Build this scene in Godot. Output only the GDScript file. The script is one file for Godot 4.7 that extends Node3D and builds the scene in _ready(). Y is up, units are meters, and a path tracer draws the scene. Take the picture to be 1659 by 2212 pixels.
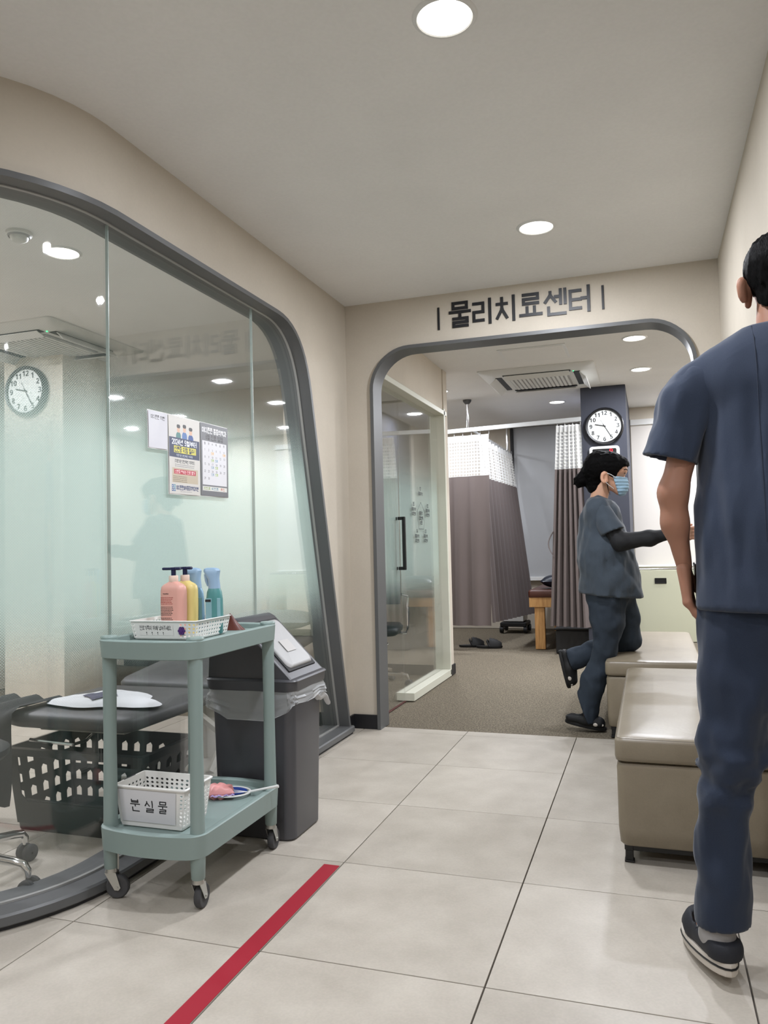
extends Node3D
# A clinic corridor: curved glass partition on the left, arched opening to the therapy room ahead.
# x right, y up, the corridor runs towards -z. Units are metres.

const XL := -1.68      # corridor face of the left partition
const ZE := -4.317     # corridor face of the end wall
const XR := 0.385      # corridor face of the right wall
const HC := 2.5        # ceiling height
var M := {}
var taken := {}
var rng := RandomNumberGenerator.new()

const LIGHT := 2.75

func _ready() -> void:
	# camera, surroundings and exposure
	var cam := Camera3D.new()
	cam.name = "camera"
	cam.fov = 66.50
	cam.near = 0.05
	cam.far = 60.0
	cam.basis = Basis.from_euler(Vector3(deg_to_rad(2.5017), deg_to_rad(18.712), deg_to_rad(-1.362)), EULER_ORDER_YXZ)
	cam.position = Vector3(0, 1.0591, 0)
	add_child(cam)
	cam.current = true
	var env := Environment.new()
	env.background_mode = Environment.BG_COLOR
	env.background_color = Color(0, 0, 0)
	env.tonemap_mode = Environment.TONE_MAPPER_LINEAR
	env.tonemap_exposure = 1.0
	env.sdfgi_enabled = true
	env.ssao_enabled = true
	env.ssil_enabled = true
	var we := WorldEnvironment.new()
	we.name = "surroundings"
	we.environment = env
	add_child(we)
	rng.seed = 7
	make_materials()
	build_shell()
	build_ceiling_things()
	build_sign()
	build_therapy_room()
	build_left_room()
	build_door_room()
	bench(Vector3(0.115, 0, -3.445), 0.245, 0.745, "taupe leather bench against the pale wall, lid seam nearest the tiles")
	bench(Vector3(-0.005, 0, -5.115), 0.243, 0.725, "taupe leather bench beyond the arch with a knee resting on it")
	build_cart()
	build_bin()
	build_posters()
	# red tape along a floor joint
	var g := G.new()
	g.box(Vector3(-1.043, 0.0006, -1.15), Vector3(0.056, 0.0008, 2.60))
	single("floor_tape", g, M.tape_red, "strip of red tape stuck along a floor tile joint", "tape")
	build_woman()
	build_man()

# ------------------------------------------------------------------ geometry collector
class G:
	var v := PackedVector3Array()
	var n := PackedVector3Array()
	var uv := PackedVector2Array()
	var ix := PackedInt32Array()

	func vert(p: Vector3, nn: Vector3, t := Vector2.ZERO) -> int:
		v.append(p)
		n.append(nn)
		uv.append(t)
		return v.size() - 1

	func face(a: int, b: int, c: int) -> void:
		var fn := (v[c] - v[a]).cross(v[b] - v[a])
		ix.append(a)
		if fn.dot(n[a] + n[b] + n[c]) < 0.0:
			ix.append(c)
			ix.append(b)
		else:
			ix.append(b)
			ix.append(c)

	func quad(a: Vector3, b: Vector3, c: Vector3, d: Vector3, hint: Vector3, uvs := [Vector2(0, 1), Vector2(1, 1), Vector2(1, 0), Vector2(0, 0)]) -> void:
		var nn := (c - a).cross(d - b)
		if nn.length_squared() < 1e-14:
			return
		nn = nn.normalized()
		if nn.dot(hint) < 0.0:
			nn = -nn
		var i := vert(a, nn, uvs[0])
		var j := vert(b, nn, uvs[1])
		var k := vert(c, nn, uvs[2])
		var l := vert(d, nn, uvs[3])
		face(i, j, k)
		face(i, k, l)

	func tri(a: Vector3, b: Vector3, c: Vector3, hint: Vector3) -> void:
		var nn := (b - a).cross(c - a)
		if nn.length_squared() < 1e-14:
			return
		nn = nn.normalized()
		if nn.dot(hint) < 0.0:
			nn = -nn
		face(vert(a, nn), vert(b, nn), vert(c, nn))

	# box with softly rounded (chamfered) edges
	func box(c: Vector3, s: Vector3, r := 0.0, b := Basis()) -> void:
		var h := s * 0.5
		r = minf(r, minf(h.x, minf(h.y, h.z)) * 0.98)
		var id := []
		for k in 8:
			var sg := Vector3(1 if k & 1 else -1, 1 if k & 2 else -1, 1 if k & 4 else -1)
			var tr := []
			for ax in 3:
				var p := Vector3(h.x - r, h.y - r, h.z - r)
				p[ax] = h[ax]
				p *= sg
				var nn := Vector3.ZERO
				nn[ax] = sg[ax]
				tr.append(vert(c + b * p, b * nn))
			id.append(tr)
		for ax in 3:
			var o1 := (ax + 1) % 3
			var o2 := (ax + 2) % 3
			for sgn in 2:
				var q := []
				for e in [[0, 0], [1, 0], [1, 1], [0, 1]]:
					q.append(id[(sgn << ax) | (e[0] << o1) | (e[1] << o2)][ax])
				uv[q[0]] = Vector2(0, 1)
				uv[q[1]] = Vector2(1, 1)
				uv[q[2]] = Vector2(1, 0)
				face(q[0], q[1], q[2])
				face(q[0], q[2], q[3])
		if r <= 0.0:
			return
		for ax in 3:
			var o1 := (ax + 1) % 3
			var o2 := (ax + 2) % 3
			for e in [[0, 0], [1, 0], [1, 1], [0, 1]]:
				var k0: int = (e[0] << o1) | (e[1] << o2)
				var k1: int = k0 | (1 << ax)
				face(id[k0][o1], id[k1][o1], id[k1][o2])
				face(id[k0][o1], id[k1][o2], id[k0][o2])
		for k in 8:
			face(id[k][0], id[k][1], id[k][2])

	# tube along points, radius a number or one per point
	func tube(pts: Array, rad: Variant, sides := 10, caps := true, closed := false, squash := 1.0) -> void:
		var m := pts.size()
		var loops_ := []
		var up := Vector3.ZERO
		for i in m:
			var a: Vector3 = pts[(i - 1 + m) % m] if closed else pts[maxi(i - 1, 0)]
			var c: Vector3 = pts[(i + 1) % m] if closed else pts[mini(i + 1, m - 1)]
			var t := (c - a).normalized()
			if up == Vector3.ZERO:
				up = (Vector3.UP if absf(t.y) < 0.9 else Vector3.RIGHT)
			up = (up - t * up.dot(t)).normalized()
			var side := t.cross(up)
			var rr: float = rad if rad is float or rad is int else rad[i]
			var lp := PackedVector3Array()
			for k in sides:
				var an := TAU * k / sides
				lp.append(pts[i] + (up * cos(an) * squash + side * sin(an)) * rr)
			loops_.append(lp)
		if closed:
			loops_.append(loops_[0])
		loops(loops_, true, caps and not closed, caps and not closed)

	func cyl(a: Vector3, b: Vector3, ra: float, rb: float, sides := 16, caps := true) -> void:
		tube([a, b], [ra, rb], sides, caps)

	# profile of (radius, y) turned about the y axis of the given transform
	func lathe(prof: Array, xf: Transform3D, sides := 24, cap0 := false, cap1 := false) -> void:
		var ls := []
		for p in prof:
			var lp := PackedVector3Array()
			for k in sides:
				var an := TAU * k / sides
				lp.append(xf * Vector3(p[0] * cos(an), p[1], p[0] * sin(an)))
			ls.append(lp)
		loops(ls, true, cap0, cap1)

	# skin over rings of points; shading is smooth where faces meet at a small angle
	func loops(ls: Array, closed := true, cap0 := false, cap1 := false, crease := 0.72, uvrect := false) -> void:
		var m: int = ls[0].size()
		var q := m if closed else m - 1
		var rows: int = ls.size() - 1
		var fn := []
		for i in rows:
			var r := PackedVector3Array()
			for j in q:
				var j1 := (j + 1) % m
				var a: Vector3 = ls[i][j]
				var b: Vector3 = ls[i][j1]
				var c: Vector3 = ls[i + 1][j1]
				var d: Vector3 = ls[i + 1][j]
				r.append((c - a).cross(d - b))
			fn.append(r)
		# orientation: away from the middle of the rings
		var tot := 0.0
		if closed:
			for i in rows:
				var mid := Vector3.ZERO
				for p in ls[i]:
					mid += p
				for p in ls[i + 1]:
					mid += p
				mid /= 2.0 * m
				for j in q:
					tot += fn[i][j].dot((ls[i][j] + ls[i + 1][(j + 1) % m]) * 0.5 - mid)
		var flip := -1.0 if tot < 0.0 else 1.0
		for i in rows:
			for j in q:
				fn[i][j] = (fn[i][j] * flip).normalized()
		for i in rows:
			for j in q:
				var f: Vector3 = fn[i][j]
				if f == Vector3.ZERO:
					continue
				var id := []
				for e in [[0, 0], [0, 1], [1, 1], [1, 0]]:
					var nn := f
					var i2: int = i + (1 if e[0] else -1)
					var j2: int = j + (1 if e[1] else -1)
					if closed:
						j2 = (j2 + q) % q
					var ok_i := i2 >= 0 and i2 < rows
					var ok_j := j2 >= 0 and j2 < q
					if ok_i and f.dot(fn[i2][j]) > crease:
						nn += fn[i2][j]
					if ok_j and f.dot(fn[i][j2]) > crease:
						nn += fn[i][j2]
					if ok_i and ok_j and f.dot(fn[i2][j2]) > crease:
						nn += fn[i2][j2]
					var jj: int = (j + e[1]) % m
					id.append(vert(ls[i + e[0]][jj], nn.normalized(), Vector2(float(j + e[1]) / q, float(i + e[0]) / rows)))
				face(id[0], id[1], id[2])
				face(id[0], id[2], id[3])
		for e in [[cap0, 0, 1], [cap1, rows, rows - 1]]:
			if not e[0]:
				continue
			var lp: PackedVector3Array = ls[e[1]]
			var mid := Vector3.ZERO
			var mid2 := Vector3.ZERO
			for p in lp:
				mid += p / m
			for p in ls[e[2]]:
				mid2 += p / m
			var hint := mid - mid2
			if hint.length_squared() < 1e-10:
				hint = Vector3.UP
			for j in m:
				tri(mid, lp[j], lp[(j + 1) % m], hint)

	# smooth sheet: f(u, v) -> Vector3
	func sheet(nu: int, nv: int, f: Callable, us := 1.0, vs := 1.0) -> void:
		var base := v.size()
		var P := []
		for i in nv + 1:
			for j in nu + 1:
				P.append(f.call(float(j) / nu, float(i) / nv))
		for i in nv + 1:
			for j in nu + 1:
				var a: Vector3 = P[i * (nu + 1) + mini(j + 1, nu)] - P[i * (nu + 1) + maxi(j - 1, 0)]
				var b: Vector3 = P[mini(i + 1, nv) * (nu + 1) + j] - P[maxi(i - 1, 0) * (nu + 1) + j]
				vert(P[i * (nu + 1) + j], a.cross(b).normalized(), Vector2(us * j / nu, vs * i / nv))
		for i in nv:
			for j in nu:
				var k := base + i * (nu + 1) + j
				face(k, k + 1, k + nu + 2)
				face(k, k + nu + 2, k + nu + 1)

	# extruded polygon lying in the xy plane of xf, from z0 to z1
	func slab(poly: PackedVector2Array, z0: float, z1: float, xf := Transform3D()) -> void:
		var t := Geometry2D.triangulate_polygon(poly)
		var up := xf.basis.z
		for i in range(0, t.size(), 3):
			for z in [z0, z1]:
				tri(xf * Vector3(poly[t[i]].x, poly[t[i]].y, z), xf * Vector3(poly[t[i + 1]].x, poly[t[i + 1]].y, z), xf * Vector3(poly[t[i + 2]].x, poly[t[i + 2]].y, z), up if z == maxf(z0, z1) else -up)
		var a := PackedVector3Array()
		var b := PackedVector3Array()
		for p in poly:
			a.append(xf * Vector3(p.x, p.y, z0))
			b.append(xf * Vector3(p.x, p.y, z1))
		loops([a, b])

	# panel between four corners with a hole in each cell (hole in cell units, -0.5..0.5, convex, counted round)
	func perf(p00: Vector3, p10: Vector3, p01: Vector3, p11: Vector3, nu: int, nv: int, hole: PackedVector2Array, th: float, skip: Variant = null) -> void:
		var nrm := (p10 - p00).cross(p01 - p00).normalized()
		var at := func(u: float, w: float) -> Vector3:
			return p00.lerp(p10, u / nu).lerp(p01.lerp(p11, u / nu), w / nv)
		for i in nu:
			for j in nv:
				var cs := [at.call(i, j), at.call(i + 1, j), at.call(i + 1, j + 1), at.call(i, j + 1)]
				if skip != null and skip.call(i, j):
					quad(cs[0], cs[1], cs[2], cs[3], nrm)
					quad(cs[0] - nrm * th, cs[1] - nrm * th, cs[2] - nrm * th, cs[3] - nrm * th, -nrm)
					continue
				var hp := []
				var near := []
				for h in hole:
					hp.append(at.call(i + 0.5 + h.x, j + 0.5 + h.y))
					near.append((2 if h.y >= 0 else 1) if h.x >= 0 else (3 if h.y >= 0 else 0))
				var m := hp.size()
				for k in m:
					var k1 := (k + 1) % m
					for s in [0.0, th]:
						var o: Vector3 = -nrm * s
						var hint := -nrm if s > 0.0 else nrm
						tri(hp[k] + o, hp[k1] + o, cs[near[k]] + o, hint)
						if near[k] != near[k1]:
							tri(hp[k1] + o, cs[near[k]] + o, cs[near[k1]] + o, hint)
					quad(hp[k], hp[k1], hp[k1] - nrm * th, hp[k] - nrm * th, at.call(i + 0.5, j + 0.5) - (hp[k] + hp[k1]) * 0.5)

	func add(o: G) -> void:
		var k := v.size()
		v.append_array(o.v)
		n.append_array(o.n)
		uv.append_array(o.uv)
		for i in o.ix:
			ix.append(i + k)

	func mesh() -> ArrayMesh:
		var arr := []
		arr.resize(Mesh.ARRAY_MAX)
		arr[Mesh.ARRAY_VERTEX] = v
		arr[Mesh.ARRAY_NORMAL] = n
		arr[Mesh.ARRAY_TEX_UV] = uv
		arr[Mesh.ARRAY_INDEX] = ix
		var am := ArrayMesh.new()
		am.add_surface_from_arrays(Mesh.PRIMITIVE_TRIANGLES, arr)
		return am

# ------------------------------------------------------------------ scene helpers
func numbered(called: String) -> String:
	if not taken.has(called):
		taken[called] = 0
		return called
	taken[called] += 1
	return "%s_%03d" % [called, taken[called]]

func thing(called: String, label: String, category: String, at := Vector3.ZERO, turn := 0.0, group := "") -> Node3D:
	var o := Node3D.new()
	o.name = numbered(called)
	add_child(o, true)
	o.position = at
	o.rotation.y = turn
	o.set_meta("label", label)
	o.set_meta("category", category)
	if group:
		o.set_meta("group", group)
	return o

func struct(called: String, label := "") -> Node3D:
	var o := Node3D.new()
	o.name = numbered(called)
	add_child(o, true)
	o.set_meta("kind", "structure")
	if label:
		o.set_meta("label", label)
	return o

func put(called: String, g: Variant, m: Material, parent: Node3D, label := "") -> MeshInstance3D:
	var o := MeshInstance3D.new()
	o.mesh = g.mesh() if g is G else g
	o.material_override = m
	o.name = called
	parent.add_child(o, true)
	if label:
		o.set_meta("label", label)
	return o

func single(called: String, g: Variant, m: Material, label: String, category: String, at := Vector3.ZERO, turn := 0.0, group := "") -> MeshInstance3D:
	var o := MeshInstance3D.new()
	o.mesh = g.mesh() if g is G else g
	o.material_override = m
	o.name = numbered(called)
	add_child(o, true)
	o.position = at
	o.rotation.y = turn
	o.set_meta("label", label)
	o.set_meta("category", category)
	if group:
		o.set_meta("group", group)
	return o

func plain_structure(called: String, g: Variant, m: Material, label := "") -> MeshInstance3D:
	var o := MeshInstance3D.new()
	o.mesh = g.mesh() if g is G else g
	o.material_override = m
	o.name = numbered(called)
	add_child(o, true)
	o.set_meta("kind", "structure")
	if label:
		o.set_meta("label", label)
	return o

func copy(o: Node3D, at: Vector3, turn: float, label: String) -> Node3D:
	var c: Node3D = o.duplicate()
	c.name = numbered(String(o.name))
	add_child(c, true)
	c.position = at
	c.rotation.y = turn
	c.set_meta("label", label)
	return c

# rounded rectangle in the xz plane; bulge pushes the z ends outward in an arc
func rrect(hx: float, hz: float, r: float, y: float, seg := 4, bulge := 0.0, c := Vector2.ZERO) -> PackedVector3Array:
	var out := PackedVector3Array()
	var cs := [Vector2(hx - r, hz - r), Vector2(-hx + r, hz - r), Vector2(-hx + r, -hz + r), Vector2(hx - r, -hz + r)]
	for k in 4:
		for i in seg + 1:
			var an := PI / 2 * (k + float(i) / seg)
			out.append(Vector3(cs[k].x + r * cos(an), 0, cs[k].y + r * sin(an)))
		if bulge != 0.0 and k % 2 == 0:
			for i in range(1, 6):
				var t := i / 6.0
				out.append(Vector3(lerpf(cs[k].x, -cs[k].x, t), 0, hz if k == 0 else -hz))
	var res := PackedVector3Array()
	for p in out:
		var q := p
		if bulge != 0.0:
			q.z += signf(q.z) * bulge * (1.0 - pow(absf(q.x) / hx, 2.0))
		res.append(Vector3(q.x + c.x, y, q.z + c.y))
	return res

func shifted(lp: PackedVector3Array, d: Vector3) -> PackedVector3Array:
	var r := PackedVector3Array()
	for p in lp:
		r.append(p + d)
	return r

# ------------------------------------------------------------------ materials
func mat(key: String, c: Color, rough := 0.6, metal := 0.0, spec := 0.5) -> StandardMaterial3D:
	var m := StandardMaterial3D.new()
	m.resource_name = key
	m.albedo_color = c
	m.roughness = rough
	m.metallic = metal
	m.metallic_specular = spec
	M[key] = m
	return m

func noise_image(seed_: int, freq: float, size: int, oct := 4, kind := FastNoiseLite.TYPE_SIMPLEX_SMOOTH) -> Image:
	var f := FastNoiseLite.new()
	f.seed = seed_
	f.frequency = freq
	f.noise_type = kind
	f.fractal_octaves = oct
	return f.get_seamless_image(size, size)

# grey noise mapped between two tints
func tint_tex(im: Image, a: Color, b: Color, speck := 0.0, sd := 1) -> ImageTexture:
	var r := RandomNumberGenerator.new()
	r.seed = sd
	var out := Image.create(im.get_width(), im.get_height(), false, Image.FORMAT_RGB8)
	for y in im.get_height():
		for x in im.get_width():
			var t := im.get_pixel(x, y).r
			var c := a.lerp(b, t)
			if speck > 0.0:
				var k := 1.0 + r.randf_range(-speck, speck)
				c = Color(c.r * k, c.g * k, c.b * k)
			out.set_pixel(x, y, c)
	return ImageTexture.create_from_image(out)

func triplanar(m: StandardMaterial3D, tex: Texture2D, scale: float, bump: Texture2D = null, bump_cm := 0.05, world := true) -> void:
	m.albedo_texture = tex
	m.uv1_triplanar = true
	m.uv1_world_triplanar = world
	m.uv1_scale = Vector3.ONE * scale
	if bump:
		m.heightmap_enabled = true
		m.heightmap_texture = bump
		m.heightmap_scale = bump_cm

func make_materials() -> void:
	var soft := noise_image(3, 0.012, 256, 4)
	var fine := noise_image(5, 0.09, 256, 3)
	var grainy := noise_image(9, 0.22, 256, 2)
	var soft_t := ImageTexture.create_from_image(soft)
	var fine_t := ImageTexture.create_from_image(fine)
	var grainy_t := ImageTexture.create_from_image(grainy)
	var w := mat("wall_paint", Color(1, 1, 1), 0.85, 0, 0.3)
	triplanar(w, tint_tex(soft, Color(0.755, 0.722, 0.668), Color(0.78, 0.747, 0.693), 0.008, 2), 0.7, fine_t, 0.02)
	var c := mat("ceiling_paint", Color(1, 1, 1), 0.9, 0, 0.3)
	triplanar(c, tint_tex(soft, Color(0.885, 0.88, 0.87), Color(0.905, 0.90, 0.89), 0.008, 4), 0.5, fine_t, 0.015)
	for k in 3:
		var t := mat("tile_%d" % k, Color(1, 1, 1), 0.42, 0, 0.45)
		var d: float = [0.0, 0.012, -0.012][k]
		triplanar(t, tint_tex(noise_image(20 + k, 0.02, 256, 5), Color(0.665 + d, 0.635 + d, 0.59 + d), Color(0.725 + d, 0.697 + d, 0.652 + d), 0.02, 5 + k), 0.9, fine_t, 0.01)
	mat("grout", Color(0.36, 0.34, 0.32), 0.9)
	var cp := mat("carpet", Color(1, 1, 1), 0.95, 0, 0.2)
	triplanar(cp, tint_tex(grainy, Color(0.33, 0.305, 0.262), Color(0.53, 0.495, 0.435), 0.22, 8), 1.3, grainy_t, 0.25)
	mat("frame_grey", Color(0.355, 0.36, 0.362), 0.42, 0.0, 0.5)
	mat("frame_edge", Color(0.62, 0.62, 0.61), 0.4, 0.2)
	mat("frame_dark", Color(0.16, 0.16, 0.17), 0.6)
	mat("skirting", Color(0.10, 0.10, 0.115), 0.5)
	mat("cream_frame", Color(0.79, 0.79, 0.73), 0.45)
	mat("sign_black", Color(0.075, 0.08, 0.10), 0.45)
	mat("pillar_navy", Color(0.205, 0.215, 0.255), 0.75)
	var gl := mat("glass", Color(0.62, 0.75, 0.70, 0.015), 0.02, 0, 0.5)
	gl.transparency = BaseMaterial3D.TRANSPARENCY_ALPHA
	mat("seal", Color(0.60, 0.65, 0.63), 0.2)
	mat("cart_mint", Color(0.515, 0.58, 0.565), 0.45, 0, 0.45)
	mat("cart_cap", Color(0.53, 0.60, 0.585), 0.35, 0, 0.5)
	mat("steel", Color(0.72, 0.72, 0.70), 0.32, 0.9)
	mat("chrome", Color(0.86, 0.86, 0.86), 0.12, 1.0)
	mat("rubber_grey", Color(0.235, 0.235, 0.24), 0.7)
	mat("rubber_black", Color(0.085, 0.085, 0.09), 0.65)
	mat("bin_grey", Color(0.285, 0.285, 0.30), 0.38, 0, 0.5)
	mat("bin_flap", Color(0.66, 0.66, 0.66), 0.4)
	mat("faded", Color(0.71, 0.70, 0.69), 0.5)
	var bag := mat("bag_film", Color(0.83, 0.84, 0.84, 0.38), 0.28, 0, 0.6)
	bag.transparency = BaseMaterial3D.TRANSPARENCY_ALPHA
	mat("bag_hem", Color(0.80, 0.80, 0.80, 0.75), 0.35, 0, 0.6).transparency = BaseMaterial3D.TRANSPARENCY_ALPHA
	var wp := mat("white_plastic", Color(0.92, 0.915, 0.90), 0.4, 0, 0.5)
	wp.backlight_enabled = true
	wp.backlight = Color(0.35, 0.35, 0.34)
	mat("white_gloss", Color(0.86, 0.86, 0.85), 0.35)
	mat("black_plastic", Color(0.10, 0.11, 0.115), 0.4, 0, 0.5)
	mat("pink_lotion", Color(0.83, 0.62, 0.57), 0.42)
	mat("yellow_lotion", Color(0.84, 0.76, 0.48), 0.42)
	mat("pump_navy", Color(0.06, 0.09, 0.25), 0.35)
	mat("collar_clear", Color(0.88, 0.78, 0.72), 0.35)
	mat("spray_head", Color(0.57, 0.68, 0.78), 0.35)
	mat("spray_teal", Color(0.30, 0.53, 0.53), 0.35)
	mat("spray_blue", Color(0.48, 0.65, 0.76), 0.35)
	mat("spray_label", Color(0.50, 0.66, 0.69), 0.4)
	mat("ink", Color(0.09, 0.09, 0.10), 0.7)
	mat("ink_red", Color(0.60, 0.16, 0.14), 0.7)
	mat("brown_wood", Color(0.36, 0.15, 0.10), 0.4)
	mat("purple", Color(0.30, 0.14, 0.42), 0.6)
	mat("tape_red", Color(0.60, 0.085, 0.165), 0.5)
	mat("pink_pack", Color(0.90, 0.62, 0.61), 0.4)
	mat("pack_lilac", Color(0.66, 0.63, 0.85), 0.45)
	mat("fan_blue", Color(0.10, 0.22, 0.52), 0.5)
	var le := mat("taupe_leather", Color(1, 1, 1), 0.36, 0, 0.5)
	triplanar(le, tint_tex(soft, Color(0.485, 0.445, 0.375), Color(0.515, 0.475, 0.405), 0.02, 12), 2.0, fine_t, 0.03)
	mat("leather_seam", Color(0.36, 0.325, 0.27), 0.6)
	mat("metal_black", Color(0.045, 0.048, 0.055), 0.4)
	var gb := mat("bed_grey", Color(0.30, 0.30, 0.30), 0.5, 0, 0.45)
	gb.heightmap_enabled = false
	mat("bed_light", Color(0.66, 0.66, 0.63), 0.5)
	mat("gown_white", Color(0.82, 0.82, 0.83), 0.85)
	mat("gown_grey", Color(0.33, 0.33, 0.40), 0.85)
	mat("cloth_black", Color(0.10, 0.105, 0.11), 0.8)
	mat("pillow_grey", Color(0.40, 0.42, 0.42), 0.7)
	mat("navy_vinyl", Color(0.065, 0.095, 0.15), 0.32)
	mat("brown_vinyl", Color(0.30, 0.15, 0.10), 0.4)
	var wd := mat("pine", Color(1, 1, 1), 0.5)
	wd.albedo_texture = tint_tex(noise_image(33, 0.03, 256, 4), Color(0.70, 0.50, 0.29), Color(0.86, 0.68, 0.44), 0.02, 3)
	wd.uv1_triplanar = true
	wd.uv1_world_triplanar = true
	wd.uv1_scale = Vector3(5, 0.6, 5)
	var cu := mat("curtain_brown", Color(1, 1, 1), 0.85, 0, 0.3)
	triplanar(cu, tint_tex(grainy, Color(0.385, 0.35, 0.34), Color(0.45, 0.41, 0.40), 0.05, 6), 6.0)
	cu.rim_enabled = true
	cu.rim = 0.3
	var cw := mat("curtain_white", Color(0.86, 0.86, 0.85), 0.9)
	cw.backlight_enabled = true
	cw.backlight = Color(0.5, 0.5, 0.5)
	mat("blind_grey", Color(0.67, 0.677, 0.685), 0.30, 0, 0.5)
	mat("blind_white", Color(0.80, 0.78, 0.755), 0.6)
	mat("cabinet_cream", Color(0.735, 0.735, 0.64), 0.5)
	mat("rail_white", Color(0.78, 0.79, 0.79), 0.35, 0.3)
	mat("clock_face", Color(0.88, 0.89, 0.88), 0.45)
	mat("clock_rim", Color(0.05, 0.05, 0.06), 0.35)
	mat("display_black", Color(0.03, 0.03, 0.035), 0.3)
	var led := mat("led_red", Color(0.5, 0.02, 0.06), 0.4)
	led.emission_enabled = true
	led.emission = Color(1.0, 0.06, 0.16)
	led.emission_energy_multiplier = 2.2
	var lg := mat("led_green", Color(0.1, 0.6, 0.3), 0.4)
	lg.emission_enabled = true
	lg.emission = Color(0.25, 1.0, 0.55)
	lg.emission_energy_multiplier = 3.0
	var lamp := mat("lamp_diffuser", Color(0.95, 0.95, 0.95), 0.5)
	lamp.emission_enabled = true
	lamp.emission = Color(1.0, 0.985, 0.955)
	lamp.emission_energy_multiplier = 6.0
	mat("ac_white", Color(0.82, 0.82, 0.805), 0.45)
	mat("ac_grille", Color(0.66, 0.66, 0.66), 0.6)
	mat("ac_slot", Color(0.07, 0.075, 0.085), 0.6)
	# people
	var sk := mat("skin", Color(0.60, 0.435, 0.355), 0.5, 0, 0.4)
	sk.subsurf_scatter_enabled = true
	sk.subsurf_scatter_strength = 0.12
	var sw := mat("skin_light", Color(0.78, 0.60, 0.50), 0.5, 0, 0.4)
	sw.subsurf_scatter_enabled = true
	sw.subsurf_scatter_strength = 0.12
	var hb := mat("hair_black", Color(0.03, 0.028, 0.03), 0.6, 0, 0.18)
	hb.heightmap_enabled = true
	hb.heightmap_texture = grainy_t
	hb.heightmap_scale = 0.25
	hb.uv1_triplanar = true
	hb.uv1_scale = Vector3(9, 1.2, 9)
	var navy := mat("scrub_navy", Color(1, 1, 1), 0.82, 0, 0.3)
	triplanar(navy, tint_tex(grainy, Color(0.165, 0.20, 0.265), Color(0.205, 0.24, 0.31), 0.04, 7), 7.0)
	navy.rim_enabled = true
	navy.rim = 0.35
	var pants := mat("trouser_navy", Color(1, 1, 1), 0.85, 0, 0.3)
	triplanar(pants, tint_tex(grainy, Color(0.135, 0.165, 0.225), Color(0.17, 0.205, 0.27), 0.04, 9), 7.0)
	pants.rim_enabled = true
	pants.rim = 0.3
	var sg := mat("scrub_slate", Color(1, 1, 1), 0.85, 0, 0.3)
	triplanar(sg, tint_tex(grainy, Color(0.205, 0.235, 0.27), Color(0.275, 0.31, 0.345), 0.12, 10), 7.0)
	sg.rim_enabled = true
	sg.rim = 0.3
	var ps := mat("trouser_slate", Color(1, 1, 1), 0.85, 0, 0.3)
	triplanar(ps, tint_tex(grainy, Color(0.165, 0.195, 0.23), Color(0.215, 0.245, 0.285), 0.06, 15), 7.0)
	mat("mask_blue", Color(0.56, 0.68, 0.76), 0.8)
	mat("mask_loop", Color(0.85, 0.85, 0.85), 0.8)
	mat("sleeve_black", Color(0.045, 0.05, 0.065), 0.8)
	mat("sock_grey", Color(0.60, 0.59, 0.585), 0.9)
	mat("shoe_navy", Color(0.10, 0.11, 0.14), 0.75)
	mat("sole_white", Color(0.78, 0.75, 0.71), 0.6)
	mat("clog_black", Color(0.045, 0.048, 0.055), 0.7)
	mat("charm_yellow", Color(0.80, 0.70, 0.10), 0.5)
	mat("eye_dark", Color(0.03, 0.025, 0.025), 0.2)
	mat("phone_black", Color(0.02, 0.02, 0.025), 0.15)
	mat("table_wood", Color(0.70, 0.60, 0.46), 0.5)
	mat("chair_blue", Color(0.06, 0.10, 0.115), 0.5)
	# printed dot film on the partition glass, dense in the middle and thinning out to its upper and lower edges
	M["film"] = film_material()
	M["mesh_fabric"] = net_material()

func film_material() -> StandardMaterial3D:
	var h := 2048
	var im := Image.create(32, h, false, Image.FORMAT_RGBA8)
	for y in h:
		var up := 2.2 * (1.0 - (y + 0.5) / h)
		var cov := 0.0
		cov = smoothstep(0.56, 0.97, up) * (1.0 - smoothstep(1.30, 1.80, up)) * 0.93
		for x in 32:
			var p := 0.5 + 0.25 * (cos(TAU * (x + y) / 8.0) + cos(TAU * (x - y) / 8.0))
			var a := clampf((cov * 1.16 - 0.08 - p) * 2.2 + 0.5, 0.0, 1.0)
			a = minf(lerpf(a, cov, 0.45), 0.93)
			im.set_pixel(x, y, Color(0.80, 0.885, 0.855, a))
	var m := StandardMaterial3D.new()
	m.resource_name = "dot_film"
	m.albedo_texture = ImageTexture.create_from_image(im)
	m.transparency = BaseMaterial3D.TRANSPARENCY_ALPHA
	m.roughness = 0.8
	m.metallic_specular = 0.3
	m.backlight_enabled = true
	m.backlight = Color(0.9, 0.9, 0.9)
	return m

func net_material() -> StandardMaterial3D:
	var im := Image.create(32, 32, false, Image.FORMAT_RGBA8)
	for y in 32:
		for x in 32:
			var hole := x >= 8 and x < 30 and y >= 9 and y < 29
			im.set_pixel(x, y, Color(0.88, 0.88, 0.87, 0.28 if hole else 1.0))
	var m := StandardMaterial3D.new()
	m.resource_name = "curtain_net"
	m.albedo_texture = ImageTexture.create_from_image(im)
	m.transparency = BaseMaterial3D.TRANSPARENCY_ALPHA
	m.roughness = 0.9
	m.backlight_enabled = true
	m.backlight = Color(0.5, 0.5, 0.5)
	return m

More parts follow.
